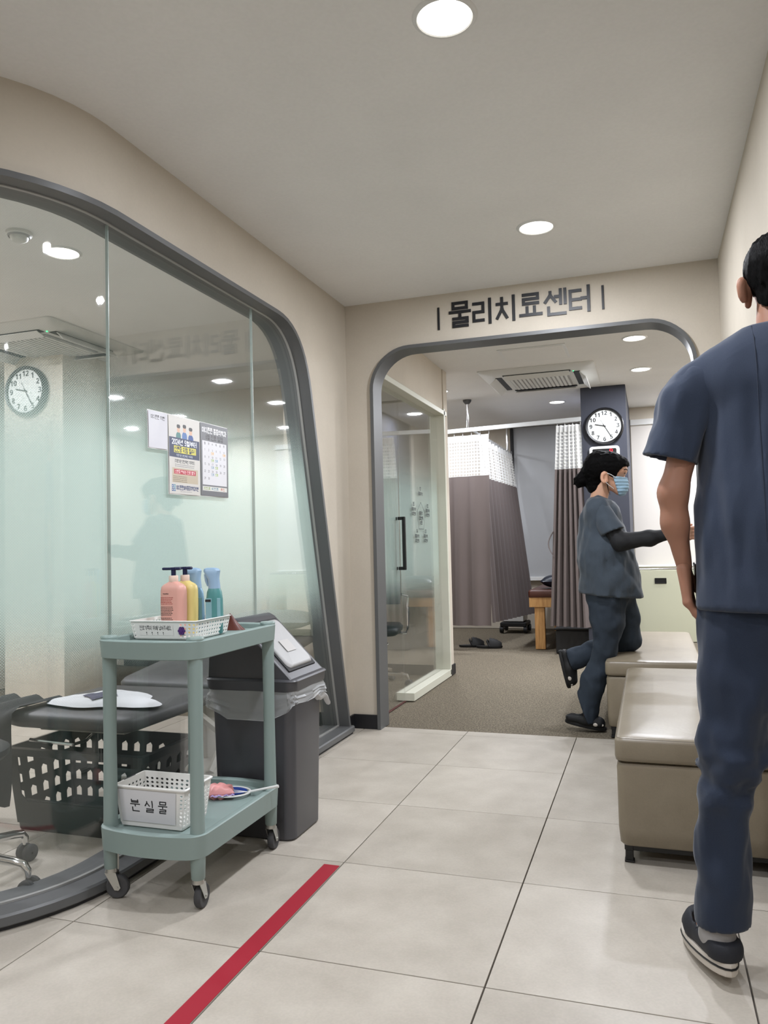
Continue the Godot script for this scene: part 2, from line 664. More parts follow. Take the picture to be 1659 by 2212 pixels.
# ------------------------------------------------------------------ lettering: strokes of Korean syllables and figures in a unit square, y down
const LEAD := "ㄱㄲㄴㄷㄸㄹㅁㅂㅃㅅㅆㅇㅈㅉㅊㅋㅌㅍㅎ"
const TAIL := " ㄱㄲㄳㄴㄵㄶㄷㄹㄺㄻㄼㄽㄾㄿㅀㅁㅂㅄㅅㅆㅇㅈㅊㅋㅌㅍㅎ"
const VOWEL := ["_ㅏ", "_ㅐ", "_ㅑ", "_ㅒ", "_ㅓ", "_ㅔ", "_ㅕ", "_ㅖ", "ㅗ_", "ㅗㅏ", "ㅗㅐ", "ㅗㅣ", "ㅛ_", "ㅜ_", "ㅜㅓ", "ㅜㅔ", "ㅜㅣ", "ㅠ_", "ㅡ_", "ㅡㅣ", "_ㅣ"]
const STROKE := {
	"ㄱ": [[0, 0, 1, 0, 1, 1]], "ㄴ": [[0, 0, 0, 1, 1, 1]], "ㄷ": [[1, 0, 0, 0, 0, 1, 1, 1]],
	"ㄹ": [[0, 0, 1, 0, 1, 0.5, 0, 0.5, 0, 1, 1, 1]], "ㅁ": [[0, 0, 1, 0, 1, 1, 0, 1, 0, 0]],
	"ㅂ": [[0, 0, 0, 1, 1, 1, 1, 0], [0, 0.5, 1, 0.5]], "ㅅ": [[0.5, 0, 0.5, 0.3, 0, 1], [0.5, 0.3, 1, 1]],
	"ㅇ": [["o", 0.5, 0.5, 0.5, 0.5]], "ㅈ": [[0, 0, 1, 0], [0.5, 0, 0.5, 0.35, 0, 1], [0.5, 0.35, 1, 1]],
	"ㅊ": [[0.5, -0.12, 0.5, 0.2], [0, 0.2, 1, 0.2], [0.5, 0.2, 0.5, 0.5, 0, 1], [0.5, 0.5, 1, 1]],
	"ㅋ": [[0, 0, 1, 0, 1, 1], [0, 0.48, 1, 0.48]], "ㅌ": [[1, 0, 0, 0, 0, 1, 1, 1], [0, 0.5, 1, 0.5]],
	"ㅍ": [[0, 0, 1, 0], [0.28, 0, 0.28, 1], [0.72, 0, 0.72, 1], [0, 1, 1, 1]],
	"ㅎ": [[0.5, -0.1, 0.5, 0.15], [0, 0.2, 1, 0.2], ["o", 0.5, 0.7, 0.34, 0.3]],
	"ㅏ": [[0.35, 0, 0.35, 1], [0.35, 0.47, 1, 0.47]], "ㅑ": [[0.35, 0, 0.35, 1], [0.35, 0.33, 1, 0.33], [0.35, 0.62, 1, 0.62]],
	"ㅓ": [[0.75, 0, 0.75, 1], [0.05, 0.47, 0.75, 0.47]], "ㅕ": [[0.75, 0, 0.75, 1], [0.05, 0.33, 0.75, 0.33], [0.05, 0.62, 0.75, 0.62]],
	"ㅐ": [[0.2, 0, 0.2, 1], [0.85, 0, 0.85, 1], [0.2, 0.47, 0.85, 0.47]], "ㅔ": [[0.45, 0, 0.45, 1], [0.95, 0, 0.95, 1], [-0.1, 0.47, 0.45, 0.47]],
	"ㅣ": [[0.65, 0, 0.65, 1]], "ㅗ": [[0, 0.85, 1, 0.85], [0.5, 0.1, 0.5, 0.85]], "ㅛ": [[0, 0.85, 1, 0.85], [0.32, 0.1, 0.32, 0.85], [0.68, 0.1, 0.68, 0.85]],
	"ㅜ": [[0, 0.2, 1, 0.2], [0.5, 0.2, 0.5, 1]], "ㅠ": [[0, 0.2, 1, 0.2], [0.32, 0.2, 0.32, 1], [0.68, 0.2, 0.68, 1]], "ㅡ": [[0, 0.5, 1, 0.5]],
	"0": [["o", 0.5, 0.5, 0.42, 0.5]], "1": [[0.25, 0.18, 0.55, 0, 0.55, 1]], "2": [[0.05, 0.25, 0.25, 0.02, 0.75, 0.02, 0.95, 0.27, 0.85, 0.5, 0.05, 1, 0.95, 1]],
	"3": [[0.1, 0.05, 0.8, 0.05, 0.9, 0.25, 0.75, 0.46, 0.4, 0.47], [0.75, 0.46, 0.95, 0.7, 0.8, 0.97, 0.1, 0.97]], "4": [[0.7, 1, 0.7, 0, 0.05, 0.7, 1, 0.7]],
	"5": [[0.9, 0, 0.2, 0, 0.12, 0.45, 0.7, 0.42, 0.92, 0.68, 0.75, 0.97, 0.08, 0.95]], "6": [[0.8, 0.02, 0.35, 0.2, 0.1, 0.6], ["o", 0.5, 0.7, 0.4, 0.3]],
	"7": [[0.05, 0, 0.95, 0, 0.4, 1]], "8": [["o", 0.5, 0.25, 0.36, 0.25], ["o", 0.5, 0.74, 0.42, 0.26]], "9": [["o", 0.5, 0.3, 0.4, 0.3], [0.9, 0.4, 0.65, 0.8, 0.2, 0.98]],
	"!": [[0.5, 0, 0.5, 0.65], [0.5, 0.92, 0.5, 1]], ".": [[0.3, 0.95, 0.4, 0.95]], "[": [[0.7, 0, 0.35, 0, 0.35, 1, 0.7, 1]], "]": [[0.3, 0, 0.65, 0, 0.65, 1, 0.3, 1]],
	"↑": [[0.5, 1, 0.5, 0], [0.25, 0.3, 0.5, 0, 0.75, 0.3]], "-": [[0.2, 0.5, 0.8, 0.5]],
}

func place_strokes(key: String, x0: float, y0: float, x1: float, y1: float, out: Array) -> void:
	if not STROKE.has(key):
		return
	for s in STROKE[key]:
		var pl := PackedVector2Array()
		if s[0] is String:
			for i in 21:
				pl.append(Vector2(lerpf(x0, x1, s[1] + s[3] * cos(TAU * i / 20)), lerpf(y0, y1, s[2] + s[4] * sin(TAU * i / 20))))
		else:
			for i in range(0, s.size(), 2):
				pl.append(Vector2(lerpf(x0, x1, s[i]), lerpf(y0, y1, s[i + 1])))
		out.append(pl)

# polylines of a text, one em tall; returns [strokes, width]
func text_strokes(text: String, gap := 0.06) -> Array:
	var out := []
	var x := 0.0
	for i in text.length():
		var code := text.unicode_at(i)
		if code >= 0xAC00 and code <= 0xD7A3:
			var one := []
			var k := code - 0xAC00
			var l := LEAD[k / 588]
			var vv: String = VOWEL[(k % 588) / 28]
			var t := TAIL[k % 28]
			var fin := t != " "
			var hz := vv[0] != "_"
			var vt := vv[1] != "_"
			if hz and vt:
				place_strokes(l, 0.08, 0.10, 0.54, 0.28 if fin else 0.40, one)
				place_strokes(vv[0], 0.02, 0.33 if fin else 0.52, 0.62, 0.57 if fin else 0.88, one)
				place_strokes(vv[1], 0.64, 0.04, 0.96, 0.6 if fin else 0.96, one)
			elif hz:
				place_strokes(l, 0.18, 0.03 if fin else 0.07, 0.82, 0.24 if fin else 0.42, one)
				place_strokes(vv[0], 0.04, 0.35 if fin else 0.54, 0.96, 0.55 if fin else 0.92, one)
			else:
				place_strokes(l, 0.07, 0.10 if fin else 0.16, 0.50, 0.46 if fin else 0.84, one)
				place_strokes(vv[1], 0.56, 0.04, 0.96, 0.56 if fin else 0.96, one)
			if fin:
				place_strokes(t, 0.2, 0.66 if hz else 0.70, 0.84 if hz else 0.92, 0.96, one)
			for pl in one:
				var mv := PackedVector2Array()
				for p in pl:
					mv.append(p + Vector2(x, 0))
				out.append(mv)
			x += 1.0 + gap
		elif text[i] == " ":
			x += 0.42
		else:
			place_strokes(text[i], x + 0.02, 0.08, x + 0.52, 0.92, out)
			x += 0.60
	return [out, x - gap]

# raised lettering: each stroke a bar; origin at the top left, u to the right, w down
func letter_bars(g: G, strokes: Array, o: Vector3, u: Vector3, w: Vector3, wide: float, depth: float) -> void:
	var nrm := w.normalized().cross(u.normalized())
	for pl in strokes:
		for i in pl.size() - 1:
			var a: Vector3 = o + u * pl[i].x + w * pl[i].y
			var b: Vector3 = o + u * pl[i + 1].x + w * pl[i + 1].y
			var t := (b - a).normalized()
			var curve: bool = pl.size() > 12
			var ext := wide * (0.12 if curve else 0.5)
			var bs := Basis(t, nrm.cross(t), nrm)
			var dd := depth + 0.00012 * (g.v.size() / 24 % 40)
			g.box((a + b) * 0.5 + nrm * (dd * 0.5 + 0.0006), Vector3((b - a).length() + ext * 2, wide, dd), 0.0, bs)

func draw_line(im: Image, a: Vector2, b: Vector2, r: float, c: Color) -> void:
	var x0 := maxi(0, int(minf(a.x, b.x) - r - 1))
	var x1 := mini(im.get_width() - 1, int(maxf(a.x, b.x) + r + 1))
	var y0 := maxi(0, int(minf(a.y, b.y) - r - 1))
	var y1 := mini(im.get_height() - 1, int(maxf(a.y, b.y) + r + 1))
	var ab := b - a
	var l2 := maxf(ab.length_squared(), 1e-6)
	for y in range(y0, y1 + 1):
		for x in range(x0, x1 + 1):
			var p := Vector2(x + 0.5, y + 0.5)
			var d := (p - a - ab * clampf((p - a).dot(ab) / l2, 0, 1)).length()
			var k := clampf(r + 0.5 - d, 0, 1)
			if k > 0.0:
				var o := im.get_pixel(x, y)
				im.set_pixel(x, y, Color(lerpf(o.r, c.r, k), lerpf(o.g, c.g, k), lerpf(o.b, c.b, k), maxf(o.a, k)))

# text on an image: top left corner, height in pixels; fit > 0 stretches to that width
func draw_text(im: Image, text: String, x: float, y: float, h: float, c: Color, bold := 0.075, fit := 0.0, centre := false) -> void:
	var r := text_strokes(text)
	var sx := h
	if fit > 0.0:
		sx = fit / r[1]
	if centre:
		x -= r[1] * sx * 0.5
	for pl in r[0]:
		for i in pl.size() - 1:
			draw_line(im, Vector2(x + pl[i].x * sx, y + pl[i].y * h), Vector2(x + pl[i + 1].x * sx, y + pl[i + 1].y * h), maxf(0.4, h * bold * 0.5 * 1.2), c)

func picture(im: Image, rough := 0.6) -> StandardMaterial3D:
	var m := StandardMaterial3D.new()
	m.albedo_texture = ImageTexture.create_from_image(im)
	m.roughness = rough
	return m

# ------------------------------------------------------------------ the partition runs straight, then turns left round a quarter circle
const S1 := 2.147
const RA := 0.6
const SEND := 4.1

func along(s: float, off: float, y: float) -> Vector3:
	if s <= S1:
		return Vector3(XL + off, y, ZE + s)
	var th := (s - S1) / RA
	if th <= PI / 2:
		return Vector3(XL - RA + (RA + off) * cos(th), y, ZE + S1 + (RA + off) * sin(th))
	return Vector3(XL - RA - (s - S1 - RA * PI / 2), y, ZE + S1 + RA + off)

# outline of the glazed opening as (s, y), from the foot of the leaning jamb over the top to the far foot
func glazing_outline() -> PackedVector2Array:
	var out := PackedVector2Array([Vector2(0.135, 0.0)])
	for i in range(1, 9):
		out.append(Vector2(0.135, 0.0).lerp(Vector2(0.60, 1.87), i / 8.0))
	for i in range(1, 11):
		var t := i / 10.0
		out.append(Vector2(0.60, 1.87) * (1 - t) * (1 - t) + Vector2(0.682, 2.2) * 2 * t * (1 - t) + Vector2(0.98, 2.2) * t * t)
	var s := 0.98
	while s < SEND - 0.43:
		s += 0.07
		out.append(Vector2(minf(s, SEND - 0.38), 2.2))
	for i in range(1, 11):
		var t := i / 10.0
		out.append(Vector2(SEND - 0.38, 2.2) * (1 - t) * (1 - t) + Vector2(SEND - 0.08, 2.2) * 2 * t * (1 - t) + Vector2(SEND, 1.87) * t * t)
	out.append(Vector2(SEND, 0.9))
	out.append(Vector2(SEND, 0.0))
	return out

func top_of(outline: PackedVector2Array, s: float) -> float:
	for i in outline.size() - 1:
		if outline[i + 1].x > outline[i].x and s >= outline[i].x and s <= outline[i + 1].x:
			return lerpf(outline[i].y, outline[i + 1].y, (s - outline[i].x) / (outline[i + 1].x - outline[i].x))
	return 0.0

func inset(pl: PackedVector2Array, d: float) -> PackedVector2Array:
	var out := PackedVector2Array()
	for i in pl.size():
		var a := pl[maxi(i - 1, 0)]
		var b := pl[mini(i + 1, pl.size() - 1)]
		var t := (b - a).normalized()
		out.append(pl[i] + Vector2(t.y, -t.x) * d)
	return out

# flat or curved lining round an opening: path of outer points, mapped by f(point, depth)
func lining(g: G, path: PackedVector2Array, th: float, d0: float, d1: float, f: Callable) -> void:
	var inn := inset(path, th)
	var ls := []
	for i in path.size():
		ls.append(PackedVector3Array([f.call(path[i], d0), f.call(inn[i], d0), f.call(inn[i], d1), f.call(path[i], d1)]))
	g.loops(ls, true, true, true, 0.9)

func build_shell() -> void:
	# floor of square tiles, each laid with a joint
	var fl := struct("floor", "pale stone-look tiled floor of the corridor")
	var g := G.new()
	g.box(Vector3(-1.2, -0.06, -1.1), Vector3(7.8, 0.10, 6.5))
	put("screed", g, M.grout, fl)
	var half := [0.0, 0.0, 0.0]
	var tg := G.new()
	tg.box(Vector3.ZERO, Vector3(0.5965, 0.012, 0.5965), 0.0015)
	var tile := tg.mesh()
	var x0 := -1.0126
	var z0 := -1.8834
	for i in range(-7, 6):
		for j in range(-7, 4):
			var cx := x0 + 0.6 * i + 0.3
			var cz := z0 - 0.6 * j - 0.3
			var t := put("tile", tile, M["tile_%d" % ((i * 7 + j * 11 + i * j * 3 + 999) % 3)], fl)
			t.position = Vector3(cx, -0.0062, cz)
		# narrow cut row at the threshold
		var c := G.new()
		c.box(Vector3.ZERO, Vector3(0.5965, 0.012, 0.094), 0.0015)
		var ct := put("tile", c, M["tile_%d" % ((i + 30) % 3)], fl)
		ct.position = Vector3(x0 + 0.6 * i + 0.3, -0.0062, z0 - 0.6 * 4 - 0.0485)
	g = G.new()
	g.box(Vector3(-1.15, -0.055, -7.29), Vector3(7.7, 0.10, 5.82))
	plain_structure("floor_carpet", g, M.carpet, "speckled brown carpet floor of the therapy room")
	g = G.new()
	g.box(Vector3(-1.2, HC + 0.06, -4.0), Vector3(7.8, 0.12, 12.6))
	plain_structure("ceiling", g, M.ceiling_paint, "plain off-white plaster ceiling")

	# left wall: solid above and beside the glazed opening
	var ol := glazing_outline()
	var ss := [0.0, 0.06, 0.135]
	for p in ol:
		if p.x > ss[-1] + 0.004:
			ss.append(p.x)
	ss.append(SEND + 0.1)
	var e := SEND + 0.1
	while e < 5.7:
		e += 0.2
		ss.append(e)
	g = G.new()
	var th := 0.12
	for i in ss.size() - 1:
		var a: float = ss[i]
		var b: float = ss[i + 1]
		var ya := top_of(ol, a) if a > 0.135 and a < SEND else 0.0
		var yb := top_of(ol, b) if b > 0.135 and b < SEND else 0.0
		if a >= SEND - 0.001:
			ya = 0.0
		var fo := along((a + b) * 0.5, 1, 0) - along((a + b) * 0.5, 0, 0)
		var na := along(a, 1, 0) - along(a, 0, 0)
		var nb := along(b, 1, 0) - along(b, 0, 0)
		for side in [[0.0, 1.0], [-th, -1.0]]:
			var i0 := g.vert(along(a, side[0], ya), na * side[1])
			var i1 := g.vert(along(b, side[0], yb), nb * side[1])
			var i2 := g.vert(along(b, side[0], HC), nb * side[1])
			var i3 := g.vert(along(a, side[0], HC), na * side[1])
			g.face(i0, i1, i2)
			g.face(i0, i2, i3)
		g.quad(along(a, 0, ya), along(b, 0, yb), along(b, -th, yb), along(a, -th, ya), Vector3.DOWN)
		g.quad(along(a, 0, HC), along(b, 0, HC), along(b, -th, HC), along(a, -th, HC), Vector3.UP)
	plain_structure("wall_left", g, M.wall_paint, "beige plaster wall above and beside the curved glass partition")

	# its grey lining, sill, three panes and the dotted film
	var win := struct("window_1", "curved glass partition with dark grey frame and dotted mint film")
	var fmap := func(p: Vector2, d: float) -> Vector3: return along(p.x, d, p.y)
	g = G.new()
	lining(g, ol, 0.020, 0.040, -0.125, fmap)
	put("frame", g, M.frame_grey, win)
	g = G.new()
	lining(g, inset(ol, 0.0195), 0.004, -0.022, -0.034, fmap)
	put("glazing_bead", g, M.frame_edge, win, "thin pale bead along the glass")
	# sill along the floor
	g = G.new()
	var gb := G.new()
	var gd := G.new()
	var sl := []
	var sb := []
	var sd := []
	var k := 0.13
	while k < SEND + 0.03:
		sl.append(PackedVector3Array([along(k, 0.052, 0.012), along(k, 0.056, 0.016), along(k, 0.056, 0.040), along(k, 0.050, 0.046), along(k, -0.125, 0.046), along(k, -0.125, 0.012)]))
		sb.append(PackedVector3Array([along(k, -0.022, 0.0455), along(k, -0.022, 0.052), along(k, -0.034, 0.052), along(k, -0.034, 0.0455)]))
		sd.append(PackedVector3Array([along(k, 0.044, 0.0), along(k, 0.044, 0.013), along(k, -0.12, 0.013), along(k, -0.12, 0.0)]))
		k += 0.06
	g.loops(sl, true, true, true)
	gb.loops(sb, true, true, true)
	gd.loops(sd, true, true, true)
	put("sill", g, M.frame_grey, win)
	put("glazing_bead", gb, M.frame_edge, win, "thin pale bead along the glass")
	put("sill_base", gd, M.frame_dark, win)
	var inn := inset(ol, 0.012)
	var cuts := [0.14, 1.105, 2.125, 3.09, 4.095]
	for pane in 4:
		var s0: float = cuts[pane] + 0.002
		var s1: float = cuts[pane + 1] - 0.002
		var gg := G.new()
		var gf := G.new()
		var col := []
		var s := s0
		while s < s1 - 0.001:
			col.append(s)
			s += 0.045
		col.append(s1)
		for q in col.size() - 1:
			var a: float = col[q]
			var b: float = col[q + 1]
			var ya := maxf(top_of(inn, a), 0.0)
			var yb := maxf(top_of(inn, b), 0.0)
			var y0 := 0.047
			if ya < y0 or yb < y0:
				continue
			var na := along(a, 1, 0) - along(a, 0, 0)
			var nb := along(b, 1, 0) - along(b, 0, 0)
			for side in [[-0.035, 1.0], [-0.045, -1.0]]:
				var i0 := gg.vert(along(a, side[0], y0), na * side[1])
				var i1 := gg.vert(along(b, side[0], y0), nb * side[1])
				var i2 := gg.vert(along(b, side[0], yb), nb * side[1])
				var i3 := gg.vert(along(a, side[0], ya), na * side[1])
				gg.face(i0, i1, i2)
				gg.face(i0, i2, i3)
			var f0 := gf.vert(along(a, -0.047, y0), na, Vector2(a / 0.0344, 1 - y0 / 2.2))
			var f1 := gf.vert(along(b, -0.047, y0), nb, Vector2(b / 0.0344, 1 - y0 / 2.2))
			var f2 := gf.vert(along(b, -0.047, yb), nb, Vector2(b / 0.0344, 1 - yb / 2.2))
			var f3 := gf.vert(along(a, -0.047, ya), na, Vector2(a / 0.0344, 1 - ya / 2.2))
			gf.face(f0, f1, f2)
			gf.face(f0, f2, f3)
		var p := put("pane", gg, M.glass, win)
		put("film", gf, M.film, p, "mint dotted privacy film")
	for q in [1, 2, 3]:
		var s: float = cuts[q]
		var gs := G.new()
		var bt := Basis(Vector3.UP, Vector3.ZERO, Vector3.ZERO)
		var nn := along(s, 1, 0) - along(s, 0, 0)
		var tt := nn.cross(Vector3.UP)
		gs.box(along(s, -0.0405, 0.047 + (2.18 - 0.047) / 2), Vector3(0.0035, 2.18 - 0.047, 0.011), 0, Basis(tt, Vector3.UP, nn))
		put("joint_seal", gs, M.seal, win, "clear silicone joint between panes")

	# end wall with the arched opening
	var ax0 := -1.527
	var ax1 := 0.268
	var ay := 2.222
	var ar := 0.245
	var arch := PackedVector2Array([Vector2(ax0, 0), Vector2(ax0, 1.0)])
	for i in 13:
		var an := PI - PI / 2 * i / 12.0
		arch.append(Vector2(ax0 + ar + ar * cos(an), ay - ar + ar * sin(an)))
	for i in range(1, 8):
		arch.append(Vector2(lerpf(ax0 + ar, ax1 - ar, i / 8.0), ay))
	for i in 13:
		var an := PI / 2 - PI / 2 * i / 12.0
		arch.append(Vector2(ax1 - ar + ar * cos(an), ay - ar + ar * sin(an)))
	arch.append(Vector2(ax1, 1.0))
	arch.append(Vector2(ax1, 0))
	g = G.new()
	var zb := ZE - 0.115
	var spans := [[-2.10, ax0, 0.0, 0.0], [ax1, 2.65, 0.0, 0.0]]
	for i in arch.size() - 1:
		if arch[i + 1].x > arch[i].x + 1e-5:
			spans.append([arch[i].x, arch[i + 1].x, arch[i].y, arch[i + 1].y])
	for s in spans:
		for sd2 in [[ZE, 1.0], [zb, -1.0]]:
			g.quad(Vector3(s[0], s[2], sd2[0]), Vector3(s[1], s[3], sd2[0]), Vector3(s[1], HC, sd2[0]), Vector3(s[0], HC, sd2[0]), Vector3(0, 0, sd2[1]))
		g.quad(Vector3(s[0], s[2], ZE), Vector3(s[1], s[3], ZE), Vector3(s[1], s[3], zb), Vector3(s[0], s[2], zb), Vector3.DOWN)
		g.quad(Vector3(s[0], HC, ZE), Vector3(s[1], HC, ZE), Vector3(s[1], HC, zb), Vector3(s[0], HC, zb), Vector3.UP)
	for x in [-2.10, ax0, ax1, 2.65]:
		g.quad(Vector3(x, 0, ZE), Vector3(x, HC if absf(x) > 2.0 else ay - ar, ZE), Vector3(x, HC if absf(x) > 2.0 else ay - ar, zb), Vector3(x, 0, zb), Vector3(-1 if x == -2.10 or x == ax1 else 1, 0, 0))
	plain_structure("wall_end", g, M.wall_paint, "beige end wall with the arched opening to the therapy room")
	g = G.new()
	lining(g, arch, 0.020, 0.018, -0.135, func(p: Vector2, d: float) -> Vector3: return Vector3(p.x, p.y, ZE + d))
	plain_structure("trim_1", g, M.frame_grey, "dark grey lining of the arched opening")

	# right wall, then the lobby opens to the right
	g = G.new()
	g.box(Vector3(XR + 0.06, HC / 2, (ZE - 2.50) / 2), Vector3(0.12, HC, -ZE - 2.50 - 0.002))
	plain_structure("wall_right", g, M.wall_paint, "pale beige wall behind the benches")
	g = G.new()
	g.box(Vector3(1.5775, HC / 2, -2.56), Vector3(2.145, HC, 0.12))
	plain_structure("wall_lobby", g, M.wall_paint)
	for w in [["wall_lobby_side", Vector3(2.71, HC / 2, -4.0), Vector3(0.12, HC, 12.6)], ["wall_front", Vector3(-1.2, HC / 2, 2.16), Vector3(7.8, HC, 0.12)], ["wall_far_left", Vector3(-4.96, HC / 2, -4.0), Vector3(0.12, HC, 12.6)], ["wall_back", Vector3(-2.7, HC / 2, -9.82), Vector3(4.5, HC, 0.12)], ["wall_back_right", Vector3(1.27, HC / 2, -8.95), Vector3(2.86, HC, 0.12)]]:
		g = G.new()
		g.box(w[1], w[2])
		plain_structure(w[0], g, M.wall_paint)
	g = G.new()
	g.box(Vector3(-0.364, HC / 2, -8.2), Vector3(0.405, HC, 1.4), 0.004)
	plain_structure("pillar", g, M.pillar_navy, "dark navy-grey pillar carrying the clock")
	g = G.new()
	g.box(Vector3(-0.51, HC / 2, -9.4), Vector3(0.12, HC, 0.8))
	plain_structure("wall_stub", g, M.wall_paint)
	# treatment room behind the glass door
	g = G.new()
	g.box(Vector3(-3.24, HC / 2, -6.25), Vector3(3.36, HC, 0.12), 0.003)
	g.box(Vector3(-1.62, (HC + 2.15) / 2, -5.35), Vector3(0.10, HC - 2.15, 1.83), 0.0)
	plain_structure("wall_inner", g, M.wall_paint, "beige wall over and beside the glass door")
	g = G.new()
	g.box(Vector3(-4.10, HC / 2, -4.66), Vector3(0.52, HC, 0.5), 0.004)
	plain_structure("pillar_inner", g, M.wall_paint, "beige column behind the partition, clock hung on it")
	# skirting
	g = G.new()
	g.box(Vector3(-1.604, 0.041, ZE + 0.006), Vector3(0.148, 0.082, 0.012), 0.002)
	g.box(Vector3(0.33, 0.041, ZE + 0.006), Vector3(0.105, 0.082, 0.012), 0.002)
	plain_structure("baseboard_end", g, M.skirting)
	g = G.new()
	g.box(Vector3(XL + 0.006, 0.041, ZE + 0.068), Vector3(0.012, 0.082, 0.11), 0.002)
	plain_structure("baseboard_left", g, M.skirting)
	g = G.new()
	g.box(Vector3(XR - 0.006, 0.041, -3.41), Vector3(0.012, 0.082, 1.80), 0.002)
	plain_structure("baseboard_right", g, M.skirting)
	g = G.new()
	g.box(Vector3(-1.912, 0.041, ZE + 0.006), Vector3(0.22, 0.082, 0.012), 0.002)
	g.box(Vector3(-1.612, 0.041, -6.305), Vector3(0.13, 0.082, 0.018), 0.002)
	g.box(Vector3(-1.555, 0.041, -6.25), Vector3(0.012, 0.082, 0.12), 0.002)
	g.box(Vector3(-3.2, 0.041, -6.186), Vector3(3.0, 0.082, 0.012), 0.002)
	plain_structure("baseboard_inner", g, M.skirting)

	# fixed pane, cream frame and sill beside the glass door
	var w2 := struct("window_2", "fixed glass pane in a cream frame beside the glass door")
	g = G.new()
	g.box(Vector3(-1.615, 0.028, -5.66), Vector3(0.13, 0.056, 1.06), 0.004)
	put("sill", g, M.cream_frame, w2)
	g = G.new()
	g.box(Vector3(-1.615, 1.09, -6.175), Vector3(0.13, 2.16, 0.035), 0.004)
	put("post", g, M.cream_frame, w2)
	g = G.new()
	g.box(Vector3(-1.615, 2.135, -5.35), Vector3(0.13, 0.04, 1.80), 0.004)
	put("header", g, M.cream_frame, w2)
	g = G.new()
	g.box(Vector3(-1.615, 1.085, -5.635), Vector3(0.010, 2.05, 1.04), 0.0)
	var fp := put("pane", g, M.glass, w2)
	inner_film(fp, -5.12, -6.15)
	put("printed_diagram", diagram_sheet(), diagram_material(), w2, "small printed pentagon diagram with captions")
	# glass door
	var d1 := struct("door_1", "frameless glass door with black pull handle")
	g = G.new()
	g.box(Vector3(-1.615, 1.06, -4.785), Vector3(0.010, 2.10, 0.645), 0.0)
	var dp := put("pane", g, M.glass, d1)
	inner_film(dp, -4.465, -5.105)
	g = G.new()
	for sx in [0.045, -0.045]:
		g.box(Vector3(-1.615 + sx, 1.075, -5.045), Vector3(0.022, 0.36, 0.022), 0.003)
		for yy in [0.906, 1.244]:
			g.box(Vector3(-1.615 + sx * 0.55, yy, -5.045), Vector3(0.042, 0.022, 0.022), 0.003)
	put("handle", g, M.metal_black, d1, "black square-section pull handle")
	g = G.new()
	g.box(Vector3(-1.615, 0.002, -4.79), Vector3(0.02, 0.003, 0.66), 0.0)
	plain_structure("trim_2", g, mat("floor_strip", Color(0.30, 0.12, 0.10), 0.6), "thin dark red floor strip under the glass door")

func inner_film(parent: Node3D, za: float, zb: float) -> void:
	var gf := G.new()
	var x := -1.6225
	gf.quad(Vector3(x, 0.05, za), Vector3(x, 0.05, zb), Vector3(x, 2.1, zb), Vector3(x, 2.1, za), Vector3.RIGHT, [Vector2(-za / 0.0344, 1 - 0.05 / 2.2), Vector2(-zb / 0.0344, 1 - 0.05 / 2.2), Vector2(-zb / 0.0344, 1 - 2.1 / 2.2), Vector2(-za / 0.0344, 1 - 2.1 / 2.2)])
	put("film", gf, M.film, parent, "mint dotted privacy film")

func diagram_sheet() -> G:
	var g := G.new()
	var x := -1.6085
	g.quad(Vector3(x, 1.03, -5.36), Vector3(x, 1.03, -5.86), Vector3(x, 1.52, -5.86), Vector3(x, 1.52, -5.36), Vector3.RIGHT)
	return g

func diagram_material() -> StandardMaterial3D:
	var im := Image.create(420, 420, false, Image.FORMAT_RGBA8)
	im.fill(Color(0.1, 0.11, 0.12, 0))
	var ink := Color(0.10, 0.11, 0.12, 1)
	var pts := []
	for k in 5:
		var an := -PI / 2 + TAU * k / 5
		pts.append(Vector2(210 + 95 * cos(an), 215 + 95 * sin(an)))
	for k in 5:
		draw_line(im, pts[k], pts[(k + 1) % 5], 1.6, ink)
	for k in 5:
		var d: Vector2 = (pts[k] - Vector2(210, 215)).normalized()
		var c: Vector2 = Vector2(210, 215) + Vector2(d.x * 165, d.y * 150) + Vector2(0, -10)
		draw_text(im, "0%d" % (k + 1), c.x, c.y - 34, 26, ink, 0.13, 0, true)
		draw_text(im, "통증의학", c.x, c.y, 22, ink, 0.13, 0, true)
		if k != 0:
			draw_text(im, "치료센터", c.x, c.y + 28, 22, ink, 0.13, 0, true)
	for k in 3:
		draw_text(im, ["통증의", "진료센터", "치료"][k], 210, 180 + k * 30, 24, ink, 0.14, 0, true)
	var m := picture(im)
	m.transparency = BaseMaterial3D.TRANSPARENCY_ALPHA
	m.roughness = 0.6
	return m

# ------------------------------------------------------------------ ceiling fittings
func downlight(x: float, z: float, label: String, power := 1.0) -> void:
	var t := thing("downlight", label, "ceiling light", Vector3(x, HC, z), 0, "round recessed ceiling lights")
	var g := G.new()
	g.lathe([[0.074, -0.004], [0.077, -0.007], [0.086, -0.005], [0.090, 0.0]], Transform3D(), 32)
	put("trim_ring", g, M.white_gloss, t)
	g = G.new()
	g.lathe([[0.0005, -0.0045], [0.05, -0.0045], [0.0745, -0.0035]], Transform3D(), 32)
	put("lamp_diffuser", g, M.lamp_diffuser, t)
	var a := AreaLight3D.new()
	a.name = "lamp_glow"
	a.area_size = Vector2(0.104, 0.104)
	a.light_energy = LIGHT * power
	a.light_color = Color(0.955, 0.968, 1.0)
	a.area_range = 14.0
	a.shadow_enabled = true
	t.add_child(a)
	a.position = Vector3(0, -0.009, 0)
	a.rotation.x = -PI / 2

